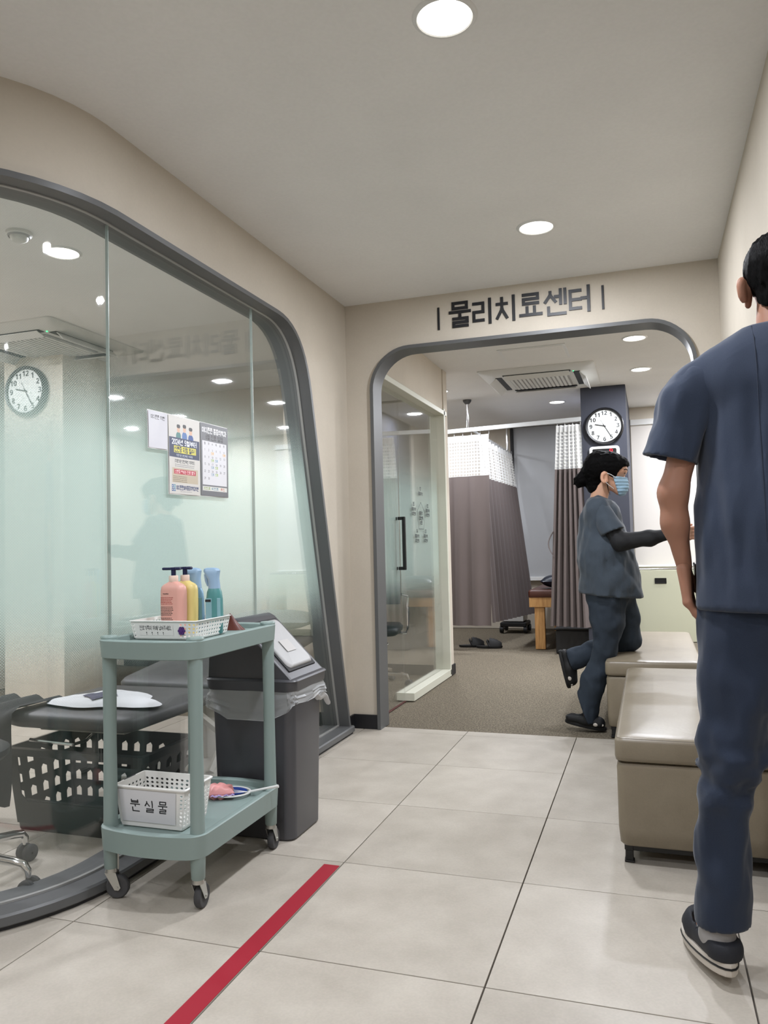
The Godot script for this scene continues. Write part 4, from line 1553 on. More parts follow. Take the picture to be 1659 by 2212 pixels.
# ------------------------------------------------------------------ trolley and what stands on it
func build_cart() -> void:
	var c := Vector3(-1.451, 0, -2.275)
	var t := thing("utility_cart", "mint green two-tier plastic trolley on castors by the glass partition", "trolley", c)
	for lv in [["top_shelf", 0.792, 0.735], ["lower_shelf", 0.226, 0.155]]:
		var g := G.new()
		var yt: float = lv[1]
		var yb: float = lv[2]
		g.loops([rrect(0.168, 0.250, 0.035, yb + 0.012, 4, 0.024), rrect(0.176, 0.258, 0.040, yb, 4, 0.026), rrect(0.181, 0.263, 0.042, yb + 0.003, 4, 0.028), rrect(0.184, 0.266, 0.042, yt - 0.003, 4, 0.028), rrect(0.181, 0.263, 0.040, yt, 4, 0.028), rrect(0.164, 0.246, 0.030, yt, 4, 0.026), rrect(0.160, 0.242, 0.030, yt - 0.003, 4, 0.024), rrect(0.158, 0.240, 0.030, yt - 0.018, 4, 0.024)], true, true, true)
		put(lv[0], g, M.cart_mint, t)
	for s in [1, -1]:
		for s2 in [1, -1]:
			var px = s * 0.154
			var pz = s2 * 0.234
			var g := G.new()
			g.lathe([[0.0225, 0.220], [0.0215, 0.232], [0.0195, 0.50], [0.0215, 0.737]], Transform3D(Basis(), Vector3(px, 0, pz)), 20)
			put("post", g, M.cart_mint, t)
			g = G.new()
			g.lathe([[0.019, 0.092], [0.0205, 0.094], [0.0225, 0.158]], Transform3D(Basis(), Vector3(px, 0, pz)), 20, true)
			put("foot_sleeve", g, M.cart_mint, t)
			g = G.new()
			g.lathe([[0.026, 0.791], [0.027, 0.796], [0.024, 0.801], [0.0005, 0.802]], Transform3D(Basis(), Vector3(px, 0, pz)), 24)
			put("post_cap", g, M.cart_cap, t)
			# castor
			var turn: float = [[0.15, 1.35], [0.1, -0.2]][0 if s > 0 else 1][0 if s2 > 0 else 1]
			if s > 0:
				turn = PI / 2 + 0.1
			elif s2 > 0:
				turn = 0.35
			var b := Basis(Vector3.UP, turn)
			g = G.new()
			g.cyl(Vector3(px, 0.092, pz), Vector3(px, 0.080, pz), 0.017, 0.019, 16)
			for w in [1, -1]:
				var poly := PackedVector2Array([Vector2(-0.016, 0.080), Vector2(0.018, 0.080), Vector2(0.032, 0.034), Vector2(0.026, 0.026), Vector2(0.014, 0.028)])
				g.slab(poly, w * 0.0135 - 0.001, w * 0.0135 + 0.001, Transform3D(b, Vector3(px, 0, pz)))
			g.cyl(Vector3(px, 0.036, pz) + b * Vector3(0.021, 0, -0.017), Vector3(px, 0.036, pz) + b * Vector3(0.021, 0, 0.017), 0.004, 0.004, 8)
			var ca := put("castor", g, M.steel, t, "steel castor fork")
			g = G.new()
			var xf := Transform3D(b * Basis(Vector3.RIGHT, PI / 2), Vector3(px, 0.0355, pz) + b * Vector3(0.021, 0, 0))
			g.lathe([[0.006, -0.0095], [0.020, -0.0095], [0.022, -0.0105], [0.032, -0.0105], [0.0355, -0.006], [0.0355, 0.006], [0.032, 0.0105], [0.022, 0.0105], [0.020, 0.0095], [0.006, 0.0095]], xf, 26)
			put("wheel", g, M.rubber_grey, ca, "dark rubber wheel")
	var g2 := G.new()
	g2.cyl(Vector3(-0.128, 0.09, 0.234), Vector3(-0.128, 0.157, 0.234), 0.003, 0.003, 6)
	put("brake_rod", g2, M.steel, t)

	# perforated white tray with the message
	var ty := 0.775
	var tc := Vector3(-1.489, ty, -2.262)
	t = thing("plastic_basket", "shallow white perforated basket with Korean notice on top of the trolley", "basket", tc, 0.02)
	perforated(t, 0.112, 0.100, 0.122, 0.110, 0.062, 15, 4, 0.30, true)
	var im := Image.create(512, 144, false, Image.FORMAT_RGBA8)
	im.fill(Color(0.90, 0.89, 0.875))
	draw_text(im, "진료기록지 위에 넣어주세요.", 10, 10, 62, Color(0.07, 0.07, 0.08), 0.075, 492)
	for k in 4:
		draw_text(im, "↑", 96.0 + k * 84, 92, 46, Color(0.07, 0.07, 0.08), 0.10)
	var g := G.new()
	g.quad(Vector3(-0.090, 0.014, 0.1032), Vector3(0.036, 0.014, 0.1032), Vector3(0.036, 0.048, 0.1090), Vector3(-0.090, 0.048, 0.1090), Vector3.BACK)
	put("label", g, picture(im), t, "printed Korean notice strip")
	g = G.new()
	for k in 6:
		var an := TAU * k / 6
		g.lathe([[0.0005, 0.004], [0.005, 0.0035], [0.0062, 0.0]], Transform3D(Basis(Vector3.RIGHT, PI / 2), Vector3(0.067 + 0.0075 * cos(an), 0.030 + 0.0085 * sin(an), 0.106)), 10)
	g.lathe([[0.0005, 0.006], [0.006, 0.005], [0.008, 0.0]], Transform3D(Basis(Vector3.RIGHT, PI / 2), Vector3(0.067, 0.030, 0.106)), 10)
	put("flower_sticker", g, M.purple, t, "purple flower-shaped sticker")
	lotion(Vector3(-1.507, ty + 0.003, -2.246), 0.06, M.pink_lotion, "pink lotion bottle with navy pump in the shallow basket", true)
	lotion(Vector3(-1.498, ty + 0.003, -2.300), 0.06, M.yellow_lotion, "yellow lotion bottle with navy pump behind the pink one", false)
	spray(Vector3(-1.400, ty + 0.003, -2.325), 0.15, M.spray_teal, "teal air freshener bottle with pale blue trigger top")
	spray(Vector3(-1.490, ty + 0.003, -2.353), 0.2, M.spray_blue, "pale blue air freshener bottle half hidden behind the lotions")
	# wooden cone tool
	g = G.new()
	var ls := []
	for i in 12:
		var v := i / 11.0
		var rr := 0.030 * pow(1.0 - v, 1.7) + 0.0065 * sqrt(maxf(0.0, 1.0 - pow(v, 6.0)))
		var lp := PackedVector3Array()
		for k in 14:
			var an := TAU * k / 14
			lp.append(Vector3(cos(an) * rr * 1.25 - 0.012 * v, 0.058 * v, sin(an) * rr * 0.62))
		ls.append(lp)
	g.loops(ls, true, true, true)
	single("massage_tool", g, M.brown_wood, "small brown cone-shaped massage tool on the trolley top", "massage tool", Vector3(-1.415, 0.7745, -2.475), 0.1)

	# lost property basket below
	var lc := Vector3(-1.481, 0.2095, -2.140)
	t = thing("storage_basket", "deep white perforated basket with Korean label on the lower shelf", "basket", lc, 0.0)
	perforated(t, 0.110, 0.066, 0.126, 0.077, 0.128, 13, 8, 0.30, false)
	im = Image.create(360, 210, false, Image.FORMAT_RGBA8)
	im.fill(Color(0.83, 0.83, 0.84))
	draw_text(im, "분", 62, 62, 80, Color(0.10, 0.10, 0.11), 0.075, 62)
	draw_text(im, "실", 152, 62, 80, Color(0.10, 0.10, 0.11), 0.075, 62)
	draw_text(im, "물", 242, 62, 80, Color(0.10, 0.10, 0.11), 0.075, 62)
	g = G.new()
	g.quad(Vector3(-0.101, 0.018, 0.0700), Vector3(0.088, 0.018, 0.0700), Vector3(0.096, 0.116, 0.0784), Vector3(-0.110, 0.116, 0.0784), Vector3.BACK)
	put("label", g, picture(im), t, "white paper label with three Korean syllables")
	# paddle fan and pink packet
	t = thing("hand_fan", "white-rimmed paddle fan with blue paper lying on the lower shelf", "fan", Vector3(-1.405, 0.2085, -2.425), 0.22)
	g = G.new()
	var ring := []
	for i in 32:
		var an := TAU * i / 32
		ring.append(Vector3(0.072 * cos(an) - 0.005, 0.012, 0.056 * sin(an)))
	g.tube(ring, 0.0035, 8, true, true)
	g.tube([Vector3(0.062, 0.012, 0.0), Vector3(0.12, 0.026, 0.006), Vector3(0.170, 0.036, 0.010)], [0.0045, 0.004, 0.0055], 8)
	for i in 12:
		var an := -0.9 + 1.8 * i / 11.0
		g.tube([Vector3(0.062, 0.012, 0), Vector3(-0.005 + 0.071 * cos(PI - an), 0.012, 0.055 * sin(PI - an))], 0.0013, 5)
	put("frame", g, M.white_gloss, t)
	g = G.new()
	g.lathe([[0.0005, 0.0], [0.05, 0.0]], Transform3D(Basis().scaled(Vector3(1.25, 1, 0.95)), Vector3(-0.008, 0.013, -0.006)), 28)
	put("paper", g, M.fan_blue, t, "blue paper")
	t = thing("snack_packet", "crumpled pink packet lying on the paddle fan", "packet", Vector3(-1.432, 0.2285, -2.395), 0.5)
	g = G.new()
	pillow(g, 0.045, 0.026, 0.032)
	for i in g.v.size():
		var p := g.v[i]
		g.v[i] = p + Vector3(0.006 * sin(p.z * 170 + p.x * 60), 0.004 * sin(p.x * 200) * signf(p.y), 0.004 * sin(p.x * 130))
	put("wrapper", g, M.pink_pack, t)
	g = G.new()
	g.sheet(12, 2, func(u: float, v: float) -> Vector3: return Vector3(lerpf(-0.03, 0.05, u), -0.004 + 0.003 * sin(u * 22), 0.028 + 0.016 * v))
	put("crimped_edge", g, M.pack_lilac, t, "lilac crimped edge")

# open basket: base half sizes, top half sizes, height, holes along x, rows, hole size
func perforated(t: Node3D, bx: float, bz: float, tx: float, tz: float, h: float, nx: int, ny: int, hs: float, shallow: bool) -> void:
	var oct := PackedVector2Array()
	for k in 8:
		var an := TAU * (k + 0.5) / 8
		oct.append(Vector2(cos(an), sin(an)) * hs)
	var g := G.new()
	var th := 0.0022
	var nz := maxi(4, int(round(nx * bz / bx)))
	var hb := h * 0.10
	var ht := h * 0.88
	var lv := func(y: float) -> Vector2:
		return Vector2(lerpf(bx, tx, y / h), lerpf(bz, tz, y / h))
	for s in [1, -1]:
		var a: Vector2 = lv.call(hb)
		var b: Vector2 = lv.call(ht)
		var sk: Variant = null
		if s == 1:
			if shallow:
				sk = func(i: int, j: int) -> bool: return i >= 1 and i < nx - 4
			else:
				sk = func(i: int, j: int) -> bool: return i < nx - 1
		g.perf(Vector3(-a.x * s, hb, a.y * s), Vector3(a.x * s, hb, a.y * s), Vector3(-b.x * s, ht, b.y * s), Vector3(b.x * s, ht, b.y * s), nx, ny, oct, th, sk)
		var gap := func(i: int, j: int) -> bool: return not shallow and (i < 1 or i > nz - 2) and j > ny - 2
		g.perf(Vector3(a.x * s, hb, a.y * s), Vector3(a.x * s, hb, -a.y * s), Vector3(b.x * s, ht, b.y * s), Vector3(b.x * s, ht, -b.y * s), nz, ny, oct, th, gap)
	# floor, plain foot and head bands, rim
	var r := 0.004
	var pa: Vector2 = lv.call(hb)
	var pt: Vector2 = lv.call(ht)
	g.loops([rrect(bx - 0.004, bz - 0.004, r, 0.0, 1), rrect(bx, bz, r, 0.003, 1), rrect(pa.x, pa.y, r * 0.2, hb, 1)], true, true, false)
	g.loops([rrect(pa.x - th, pa.y - th, r * 0.2, hb, 1), rrect(bx - th, bz - th, r, 0.003, 1)], true, false, true)
	g.loops([rrect(pt.x, pt.y, r * 0.2, ht, 2), rrect(tx, tz, r, h * 0.96, 2), rrect(tx + 0.004, tz + 0.004, r * 2, h * 0.95, 2), rrect(tx + 0.005, tz + 0.005, r * 2, h * 0.98, 2), rrect(tx + 0.003, tz + 0.003, r * 2, h, 2), rrect(tx - th, tz - th, r, h, 2), rrect(pt.x - th, pt.y - th, r * 0.2, ht, 2)])
	put("body", g, M.white_plastic, t)
	if not shallow:
		for s in [1, -1]:
			g = G.new()
			g.box(Vector3(s * (tx + 0.001), h * 0.93, 0), Vector3(0.006, 0.022, 0.062), 0.003)
			put("grip", g, M.rubber_grey, t, "dark grey grip")

func lotion(at: Vector3, turn: float, m: Material, label: String, back_print: bool) -> void:
	var t := thing("lotion_bottle", label, "bottle", at, turn)
	var g := G.new()
	var ls := []
	for k in [[0.0, 0.038, 0.020], [0.004, 0.042, 0.024], [0.10, 0.0435, 0.025], [0.150, 0.043, 0.025], [0.162, 0.041, 0.0235], [0.170, 0.034, 0.020], [0.176, 0.022, 0.016], [0.180, 0.016, 0.014]]:
		ls.append(rrect(k[1], k[2], minf(k[2] * 0.92, 0.020), k[0], 6))
	g.loops(ls, true, true, true)
	put("body", g, m, t)
	g = G.new()
	g.lathe([[0.015, 0.179], [0.0155, 0.181], [0.0155, 0.197], [0.014, 0.200], [0.0005, 0.200]], Transform3D(), 20)
	put("collar", g, M.collar_clear, t, "translucent pump collar")
	g = G.new()
	g.lathe([[0.008, 0.199], [0.008, 0.218], [0.010, 0.219], [0.0105, 0.227], [0.0005, 0.2275]], Transform3D(), 16)
	g.box(Vector3(-0.014, 0.2225, 0), Vector3(0.052, 0.009, 0.016), 0.003)
	g.box(Vector3(0.018, 0.2225, 0), Vector3(0.018, 0.010, 0.018), 0.004)
	put("pump", g, M.pump_navy, t, "navy pump head")
	if back_print:
		g = G.new()
		var r := RandomNumberGenerator.new()
		r.seed = 11
		var gr := G.new()
		for k in 22:
			var y := 0.128 - k * 0.0052
			if k in [5, 12, 15]:
				continue
			var x := -0.034
			while x < 0.006 - (0.012 if k > 15 else 0.0):
				var l := r.randf_range(0.003, 0.008)
				(gr if k < 5 else g).box(Vector3(x + l / 2, y, 0.0252), Vector3(l, 0.0016, 0.0004))
				x += l + 0.0016
		g.lathe([[0.0022, 0.0004], [0.0042, 0.0004]], Transform3D(Basis(Vector3.RIGHT, PI / 2), Vector3(-0.030, 0.018, 0.0250)), 12)
		put("back_print", g, M.ink, t, "dark small print")
		put("back_print", gr, M.ink_red, t, "red small print")
		var font := SystemFont.new()
		font.font_names = PackedStringArray(["Droid Sans"])
		font.font_weight = 700
		var tm := TextMesh.new()
		tm.text = "Vaseline"
		tm.font = font
		tm.font_size = 32
		tm.pixel_size = 0.00016
		tm.depth = 0.0004
		var o := put("lettering", tm, M.ink, t, "dark brand lettering")
		o.position = Vector3(-0.015, 0.1405, 0.0253)

func spray(at: Vector3, turn: float, m: Material, label: String) -> void:
	var t := thing("spray_bottle", label, "bottle", at, turn)
	var g := G.new()
	var ls := []
	for k in [[0.0, 0.024, 0.018], [0.004, 0.027, 0.021], [0.06, 0.029, 0.022], [0.115, 0.028, 0.022], [0.140, 0.025, 0.021], [0.152, 0.020, 0.018], [0.158, 0.018, 0.016]]:
		ls.append(rrect(k[1], k[2], k[2] * 0.95, k[0], 6))
	g.loops(ls, true, true, true)
	put("body", g, m, t)
	g = G.new()
	ls = []
	for k in [[0.152, 0.0205, 0.018, 0.0], [0.165, 0.0195, 0.017, 0.0], [0.185, 0.020, 0.017, -0.003], [0.202, 0.026, 0.017, -0.007], [0.212, 0.029, 0.016, -0.008], [0.219, 0.025, 0.013, -0.010], [0.222, 0.014, 0.008, -0.012]]:
		ls.append(rrect(k[1], k[2], minf(k[1], k[2]) * 0.95, k[0], 6, 0.0, Vector2(k[3], 0)))
	g.loops(ls, true, true, true)
	g.tube([Vector3(-0.030, 0.200, 0), Vector3(-0.028, 0.178, 0), Vector3(-0.022, 0.160, 0)], [0.007, 0.006, 0.004], 8)
	put("trigger_top", g, M.spray_head, t, "pale blue trigger top")
	g = G.new()
	g.box(Vector3(-0.012, 0.070, 0.0215), Vector3(0.022, 0.10, 0.002), 0.001)
	g.box(Vector3(0.021, 0.075, 0.0165), Vector3(0.012, 0.09, 0.004), 0.001, Basis(Vector3.UP, 0.6))
	put("label", g, M.spray_label, t, "pale printed label")
	g = G.new()
	g.box(Vector3(-0.014, 0.112, 0.0225), Vector3(0.020, 0.008, 0.001))
	g.lathe([[0.0005, 0.001], [0.009, 0.001]], Transform3D(Basis(Vector3.RIGHT, PI / 2), Vector3(-0.016, 0.034, 0.0220)), 14)
	put("label_mark", g, M.ink, t, "dark label marks")

# ------------------------------------------------------------------ swing-lid bin with liner
func build_bin() -> void:
	var c := Vector3(-1.412, 0, -2.722)
	var t := thing("trash_bin", "dark grey swing-lid rubbish bin behind the mint trolley", "bin", c)
	var g := G.new()
	g.loops([rrect(0.150, 0.118, 0.03, 0.0), rrect(0.158, 0.126, 0.035, 0.008), rrect(0.170, 0.140, 0.035, 0.545)], true, true, false)
	g.loops([rrect(0.166, 0.136, 0.03, 0.545), rrect(0.154, 0.122, 0.03, 0.02)], true, false, true)
	put("body", g, M.bin_grey, t)
	g = G.new()
	g.loops([rrect(0.180, 0.150, 0.035, 0.540), rrect(0.184, 0.154, 0.036, 0.546), rrect(0.186, 0.156, 0.036, 0.574), rrect(0.190, 0.160, 0.036, 0.578), rrect(0.186, 0.156, 0.036, 0.584), rrect(0.172, 0.144, 0.03, 0.586)], true, true, true)
	var lid := put("lid", g, M.bin_grey, t)
	g = G.new()
	# hood: side outline drawn along x, tapering to the ends
	var prof := [Vector2(0.170, 0.584), Vector2(0.160, 0.594), Vector2(-0.035, 0.792), Vector2(-0.055, 0.802), Vector2(-0.080, 0.800), Vector2(-0.168, 0.660), Vector2(-0.172, 0.584)]
	var ls := []
	for z in [[-0.146, 0.93], [-0.140, 0.985], [-0.132, 1.0], [0.132, 1.0], [0.140, 0.985], [0.146, 0.93]]:
		var lp := PackedVector3Array()
		for p in prof:
			lp.append(Vector3(p.x * (0.985 if z[1] < 0.95 else 1.0), 0.584 + (p.y - 0.584) * z[1], z[0]))
		ls.append(lp)
	g.loops(ls, true, true, true)
	put("hood", g, M.bin_grey, lid)
	# flap on the slope
	var dir := Vector3(0.195, -0.198, 0).normalized()
	var nn := Vector3(-dir.y, dir.x, 0)
	var b := Basis(dir, nn, Vector3(0, 0, 1))
	var mid := Vector3(0.0625, 0.693, 0)
	g = G.new()
	g.box(mid + nn * 0.0015, Vector3(0.245, 0.008, 0.232), 0.003, b)
	put("flap_gap", g, M.rubber_black, lid, "dark gap round the flap")
	g = G.new()
	var fl := []
	for k in [[0.000, 1.0], [0.010, 1.0], [0.0155, 0.96], [0.0165, 0.90]]:
		var lp := PackedVector3Array()
		for p in rrect(0.112 * k[1], 0.106 * k[1], 0.025, 0):
			lp.append(mid + b * Vector3(p.x, k[0] - 0.35 * p.z * p.z, p.z))
		fl.append(lp)
	g.loops(fl, true, false, true)
	var flap := put("flap", g, M.bin_flap, lid, "light grey swing flap")
	g = G.new()
	g.box(mid + dir * 0.02 + nn * 0.0168, Vector3(0.055, 0.0008, 0.075), 0, b)
	put("faded_label", g, M.faded, flap, "faint worn label")
	# liner folded over the rim
	t = thing("bin_liner", "clear plastic liner hanging crumpled over the bin rim", "bin bag", c)
	g = G.new()
	var gh := G.new()
	var rim := rrect(0.174, 0.144, 0.03, 0.545, 12)
	var n := rim.size()
	var dense := PackedVector3Array()
	for i in n:
		for k in 4:
			dense.append(rim[i].lerp(rim[(i + 1) % n], k / 4.0))
	var no := FastNoiseLite.new()
	no.seed = 8
	no.frequency = 9.0
	var rows := []
	var hem := []
	for j in 9:
		var v := j / 8.0
		var lp := PackedVector3Array()
		var hp := PackedVector3Array()
		for p in dense:
			var o := Vector3(p.x, 0, p.z).normalized()
			var drop := 0.095 + 0.022 * sin(p.x * 14.0 + 1.2) + 0.03 * no.get_noise_2d(p.x * 1.2, p.z * 1.2)
			if p.x > 0.12:
				drop *= lerpf(1.0, 0.55, smoothstep(0.12, 0.17, p.x))
			var wob := no.get_noise_3d(p.x * 3.0, v * 0.6, p.z * 3.0) * 0.016 + absf(no.get_noise_3d(p.x * 7.0, v * 0.5 + 5, p.z * 7.0)) * 0.010
			lp.append(p + o * (0.006 + v * 0.010 + wob * minf(v * 2.0, 1.0)) + Vector3(0, -drop * v, 0))
			hp.append(p + o * (0.0075 + v * 0.010 + wob) + Vector3(0, -drop * (0.86 + 0.15 * v), 0))
		rows.append(lp)
		if j >= 7:
			hem.append(hp)
	g.loops(rows)
	put("skirt", g, M.bag_film, t)
	gh.loops(hem)
	put("hem", gh, M.bag_hem, t, "thicker milky hem")
	g = G.new()
	var tl := []
	for i in 8:
		var v := i / 7.0
		var q := Vector3(0.172 + 0.018 * v, 0.505 - 0.045 * v - 0.012 * sin(v * 7), -0.06 - 0.085 * v)
		var lp := PackedVector3Array()
		for k in 8:
			var an := TAU * k / 8
			lp.append(q + Vector3(cos(an) * 0.010, sin(an) * (0.014 + 0.004 * sin(i * 2.3)), 0.003 * sin(an * 2)))
		tl.append(lp)
	g.loops(tl, true, true, true)
	put("twisted_end", g, M.bag_hem, t, "twisted milky end")

# ------------------------------------------------------------------ upholstered benches
func bench(at: Vector3, hx: float, hz: float, label: String) -> void:
	var t := thing("bench_seat", label, "bench", at)
	var g := G.new()
	g.loops([rrect(hx - 0.012, hz - 0.012, 0.02, 0.062), rrect(hx - 0.004, hz - 0.004, 0.025, 0.070), rrect(hx, hz, 0.026, 0.12), rrect(hx, hz, 0.026, 0.315), rrect(hx - 0.004, hz - 0.004, 0.026, 0.328), rrect(hx - 0.014, hz - 0.014, 0.022, 0.331)], true, true, true)
	put("base", g, M.taupe_leather, t)
	g = G.new()
	g.loops([rrect(hx - 0.010, hz - 0.010, 0.02, 0.333), rrect(hx + 0.002, hz + 0.002, 0.026, 0.338), rrect(hx + 0.005, hz + 0.005, 0.028, 0.350), rrect(hx + 0.004, hz + 0.004, 0.028, 0.400), rrect(hx, hz, 0.028, 0.409), rrect(hx - 0.012, hz - 0.012, 0.028, 0.4145), rrect(hx - 0.05, hz - 0.05, 0.03, 0.419), rrect(hx * 0.5, hz * 0.6, 0.05, 0.422)], true, true, true, 0.5)
	var lid := put("cushion", g, M.taupe_leather, t)
	g = G.new()
	var sm := []
	for p in rrect(hx - 0.002, hz - 0.002, 0.028, 0.4085, 5):
		sm.append(p)
	g.tube(sm, 0.0022, 5, true, true)
	put("seam", g, M.leather_seam, lid, "stitched edge seam")
	g = G.new()
	for s in [1, -1]:
		g.box(Vector3(0, 0.050, s * (hz - 0.045)), Vector3(hx * 2 - 0.03, 0.022, 0.025), 0.002)
		g.box(Vector3(s * (hx - 0.03), 0.050, 0), Vector3(0.025, 0.022, hz * 2 - 0.06), 0.002)
	put("base_frame", g, M.metal_black, t)
	for s in [1, -1]:
		for s2 in [1, -1]:
			g = G.new()
			g.box(Vector3(s * (hx - 0.030), 0.022, s2 * (hz - 0.045)), Vector3(0.025, 0.044, 0.025), 0.002)
			g.box(Vector3(s * (hx - 0.030), 0.004, s2 * (hz - 0.045)), Vector3(0.031, 0.008, 0.031), 0.002)
			put("leg", g, M.metal_black, t)

# ------------------------------------------------------------------ behind the curved glass
func build_left_room() -> void:
	var t := thing("adjustable_bed", "dark grey upholstered adjustable bed behind the curved glass", "bed", Vector3(-2.10, 0, -2.75))
	var g := G.new()
	g.loops([rrect(0.27, 0.29, 0.05, 0.395), rrect(0.29, 0.31, 0.06, 0.405), rrect(0.295, 0.315, 0.065, 0.435), rrect(0.28, 0.30, 0.06, 0.452), rrect(0.2, 0.22, 0.05, 0.456)], true, true, true, 0.4)
	var o := put("seat_section", g, M.bed_grey, t)
	o.position = Vector3(0.0, 0.0, 0.03)
	g = G.new()
	g.loops([rrect(0.27, 0.52, 0.05, -0.06), rrect(0.29, 0.54, 0.06, -0.05), rrect(0.295, 0.545, 0.065, -0.02), rrect(0.28, 0.53, 0.06, -0.003), rrect(0.2, 0.4, 0.05, 0.001)], true, true, true, 0.4)
	o = put("back_section", g, M.bed_grey, t)
	o.position = Vector3(0.0, 0.53, -0.87)
	o.rotation.x = 0.12
	g = G.new()
	g.box(Vector3(0, 0.385, -0.3), Vector3(0.40, 0.03, 1.1), 0.005)
	g.box(Vector3(0, 0.20, -0.62), Vector3(0.10, 0.36, 0.10), 0.01)
	g.box(Vector3(0, 0.03, -0.62), Vector3(0.5, 0.06, 0.75), 0.02)
	put("frame", g, M.bed_light, t, "pale steel frame")
	g = G.new()
	g.tube([Vector3(0.20, 0.38, -0.20), Vector3(0.14, 0.06, -0.75)], 0.02, 6)
	g.tube([Vector3(0.20, 0.06, -0.35), Vector3(0.14, 0.40, -0.85)], 0.02, 6)
	put("scissor_bar", g, M.bed_light, t)
	g = G.new()
	g.cyl(Vector3(-0.17, 0.352, 0.33), Vector3(0.03, 0.345, 0.33), 0.007, 0.007, 8)
	g.tube([Vector3(0.03, 0.345, 0.33), Vector3(0.05, 0.35, 0.28), Vector3(0.05, 0.385, 0.2)], 0.006, 8)
	put("grab_bar", g, M.chrome, t, "chrome grab bar")
	g = G.new()
	pillow(g, 0.26, 0.055, 0.17)
	single("bed_pillow", g, M.pillow_grey, "grey pillow at the head of the adjustable bed", "pillow", Vector3(-2.05, 0.655, -4.02), 0.12)
	# gown spread on the seat
	t = thing("patient_gown", "crumpled white gown with grey patch lying on the dark grey bed", "gown", Vector3(-2.08, 0.462, -2.64))
	var no := FastNoiseLite.new()
	no.seed = 5
	no.frequency = 6.0
	g = G.new()
	var f := func(u: float, v: float) -> Vector3:
		var an := TAU * u
		var rr := v * (1.0 + 0.20 * sin(an * 3 + 0.6) + 0.10 * sin(an * 5))
		var x := cos(an) * rr * 0.22
		var z := sin(an) * rr * 0.155
		return Vector3(x, 0.004 + 0.024 * pow(maxf(0.0, 1 - v * v), 0.6) + 0.014 * (no.get_noise_2d(x * 2, z * 2) + 0.4) * (1.05 - v), z)
	g.sheet(48, 10, f)
	put("cloth", g, M.gown_white, t)
	g = G.new()
	g.sheet(28, 5, func(u: float, v: float) -> Vector3:
		var an := TAU * u
		var k := 1.0 / maxf(0.7, absf(cos(an)) + absf(sin(an)))
		var q: Vector2 = Vector2(cos(an) * 0.30 + 0.06, sin(an) * 0.36 + 0.10) * 1.0
		q = Vector2(0.0, 0.28) + Vector2(cos(an) * 0.34, sin(an) * 0.42) * k * v
		var p: Vector3 = f.call(fposmod(atan2(q.y, q.x) / TAU, 1.0), q.length())
		return p + Vector3(0, 0.004, 0))
	put("patch", g, M.gown_grey, t, "grey patch")
	# black draped cloth at the bed's side
	g = G.new()
	g.sheet(18, 16, func(u: float, v: float) -> Vector3:
		var w := v * 1.35
		var y := 0.47 - maxf(0.0, w - 0.45) * 0.36
		var z := -2.62 + minf(w, 0.5) * 0.52 + 0.02 * sin(u * 9) * v
		return Vector3(-2.28 - 0.26 * u - 0.02 * sin(v * 5), y + 0.012 * sin(u * 14 + v * 4), z + maxf(0.0, w - 0.5) * 0.06))
	single("draped_cloth", g, M.cloth_black, "black cloth draped over the near end of the grey bed", "cloth")
	# big black basket with house-shaped holes
	t = thing("laundry_basket", "large black plastic basket with house-shaped holes under the grey bed", "basket", Vector3(-2.075, 0.0, -2.60), 0.0)
	var house := PackedVector2Array([Vector2(-0.24, -0.36), Vector2(0.0, -0.36), Vector2(0.24, -0.36), Vector2(0.24, 0.08), Vector2(0.0, 0.36), Vector2(-0.24, 0.08)])
	g = G.new()
	var bx := 0.275
	var bz := 0.155
	var tx := 0.305
	var tz := 0.175
	# back and ends perforated, front open above a low lip
	g.perf(Vector3(-bx, 0.03, -bz), Vector3(bx, 0.03, -bz), Vector3(-tx, 0.29, -tz), Vector3(tx, 0.29, -tz), 10, 4, house, -0.003)
	for s in [1, -1]:
		g.perf(Vector3(bx * s, 0.03, bz * s), Vector3(bx * s, 0.03, -bz * s), Vector3(tx * s, 0.29, tz * s), Vector3(tx * s, 0.29, -tz * s), 5, 4, house, 0.003)
	g.loops([rrect(bx - 0.003, bz - 0.003, 0.01, 0.0, 2), rrect(bx, bz, 0.012, 0.004, 2), rrect(bx + 0.003, bz + 0.002, 0.012, 0.03, 2)], true, true, false)
	g.loops([rrect(tx, tz, 0.012, 0.288, 2), rrect(tx + 0.012, tz + 0.012, 0.018, 0.290, 2), rrect(tx + 0.012, tz + 0.012, 0.018, 0.315, 2), rrect(tx - 0.006, tz - 0.006, 0.012, 0.318, 2), rrect(tx - 0.006, tz - 0.006, 0.012, 0.29, 2)])
	put("body", g, M.black_plastic, t)
	g = G.new()
	var fpoly := PackedVector2Array([Vector2(-bx - 0.002, 0.028), Vector2(bx + 0.002, 0.028), Vector2(tx, 0.29), Vector2(tx - 0.045, 0.29), Vector2(bx - 0.025, 0.14), Vector2(bx - 0.05, 0.115), Vector2(-bx + 0.05, 0.115), Vector2(-bx + 0.025, 0.14), Vector2(-tx + 0.045, 0.29), Vector2(-tx, 0.29)])
	var lean := atan((tz - bz) / 0.26)
	g.slab(fpoly, 0.0, 0.004, Transform3D(Basis(Vector3.RIGHT, lean), Vector3(0, 0, bz - 0.002)))
	put("front_panel", g, M.black_plastic, t)
	g = G.new()
	g.tube([Vector3(-bx + 0.048, 0.120, bz + 0.009), Vector3(bx - 0.048, 0.120, bz + 0.009)], 0.005, 6)
	put("lip", g, M.black_plastic, t)
	# stool base
	stool(Vector3(-2.13, 0, -1.935), 0.15, "rolling stool with chrome legs just inside the curved glass", 0.45)
	# clock on the column
	clock(Vector3(-4.14, 2.215, -4.408), 0.178, "round white wall clock with black rim on the column behind the dotted film")

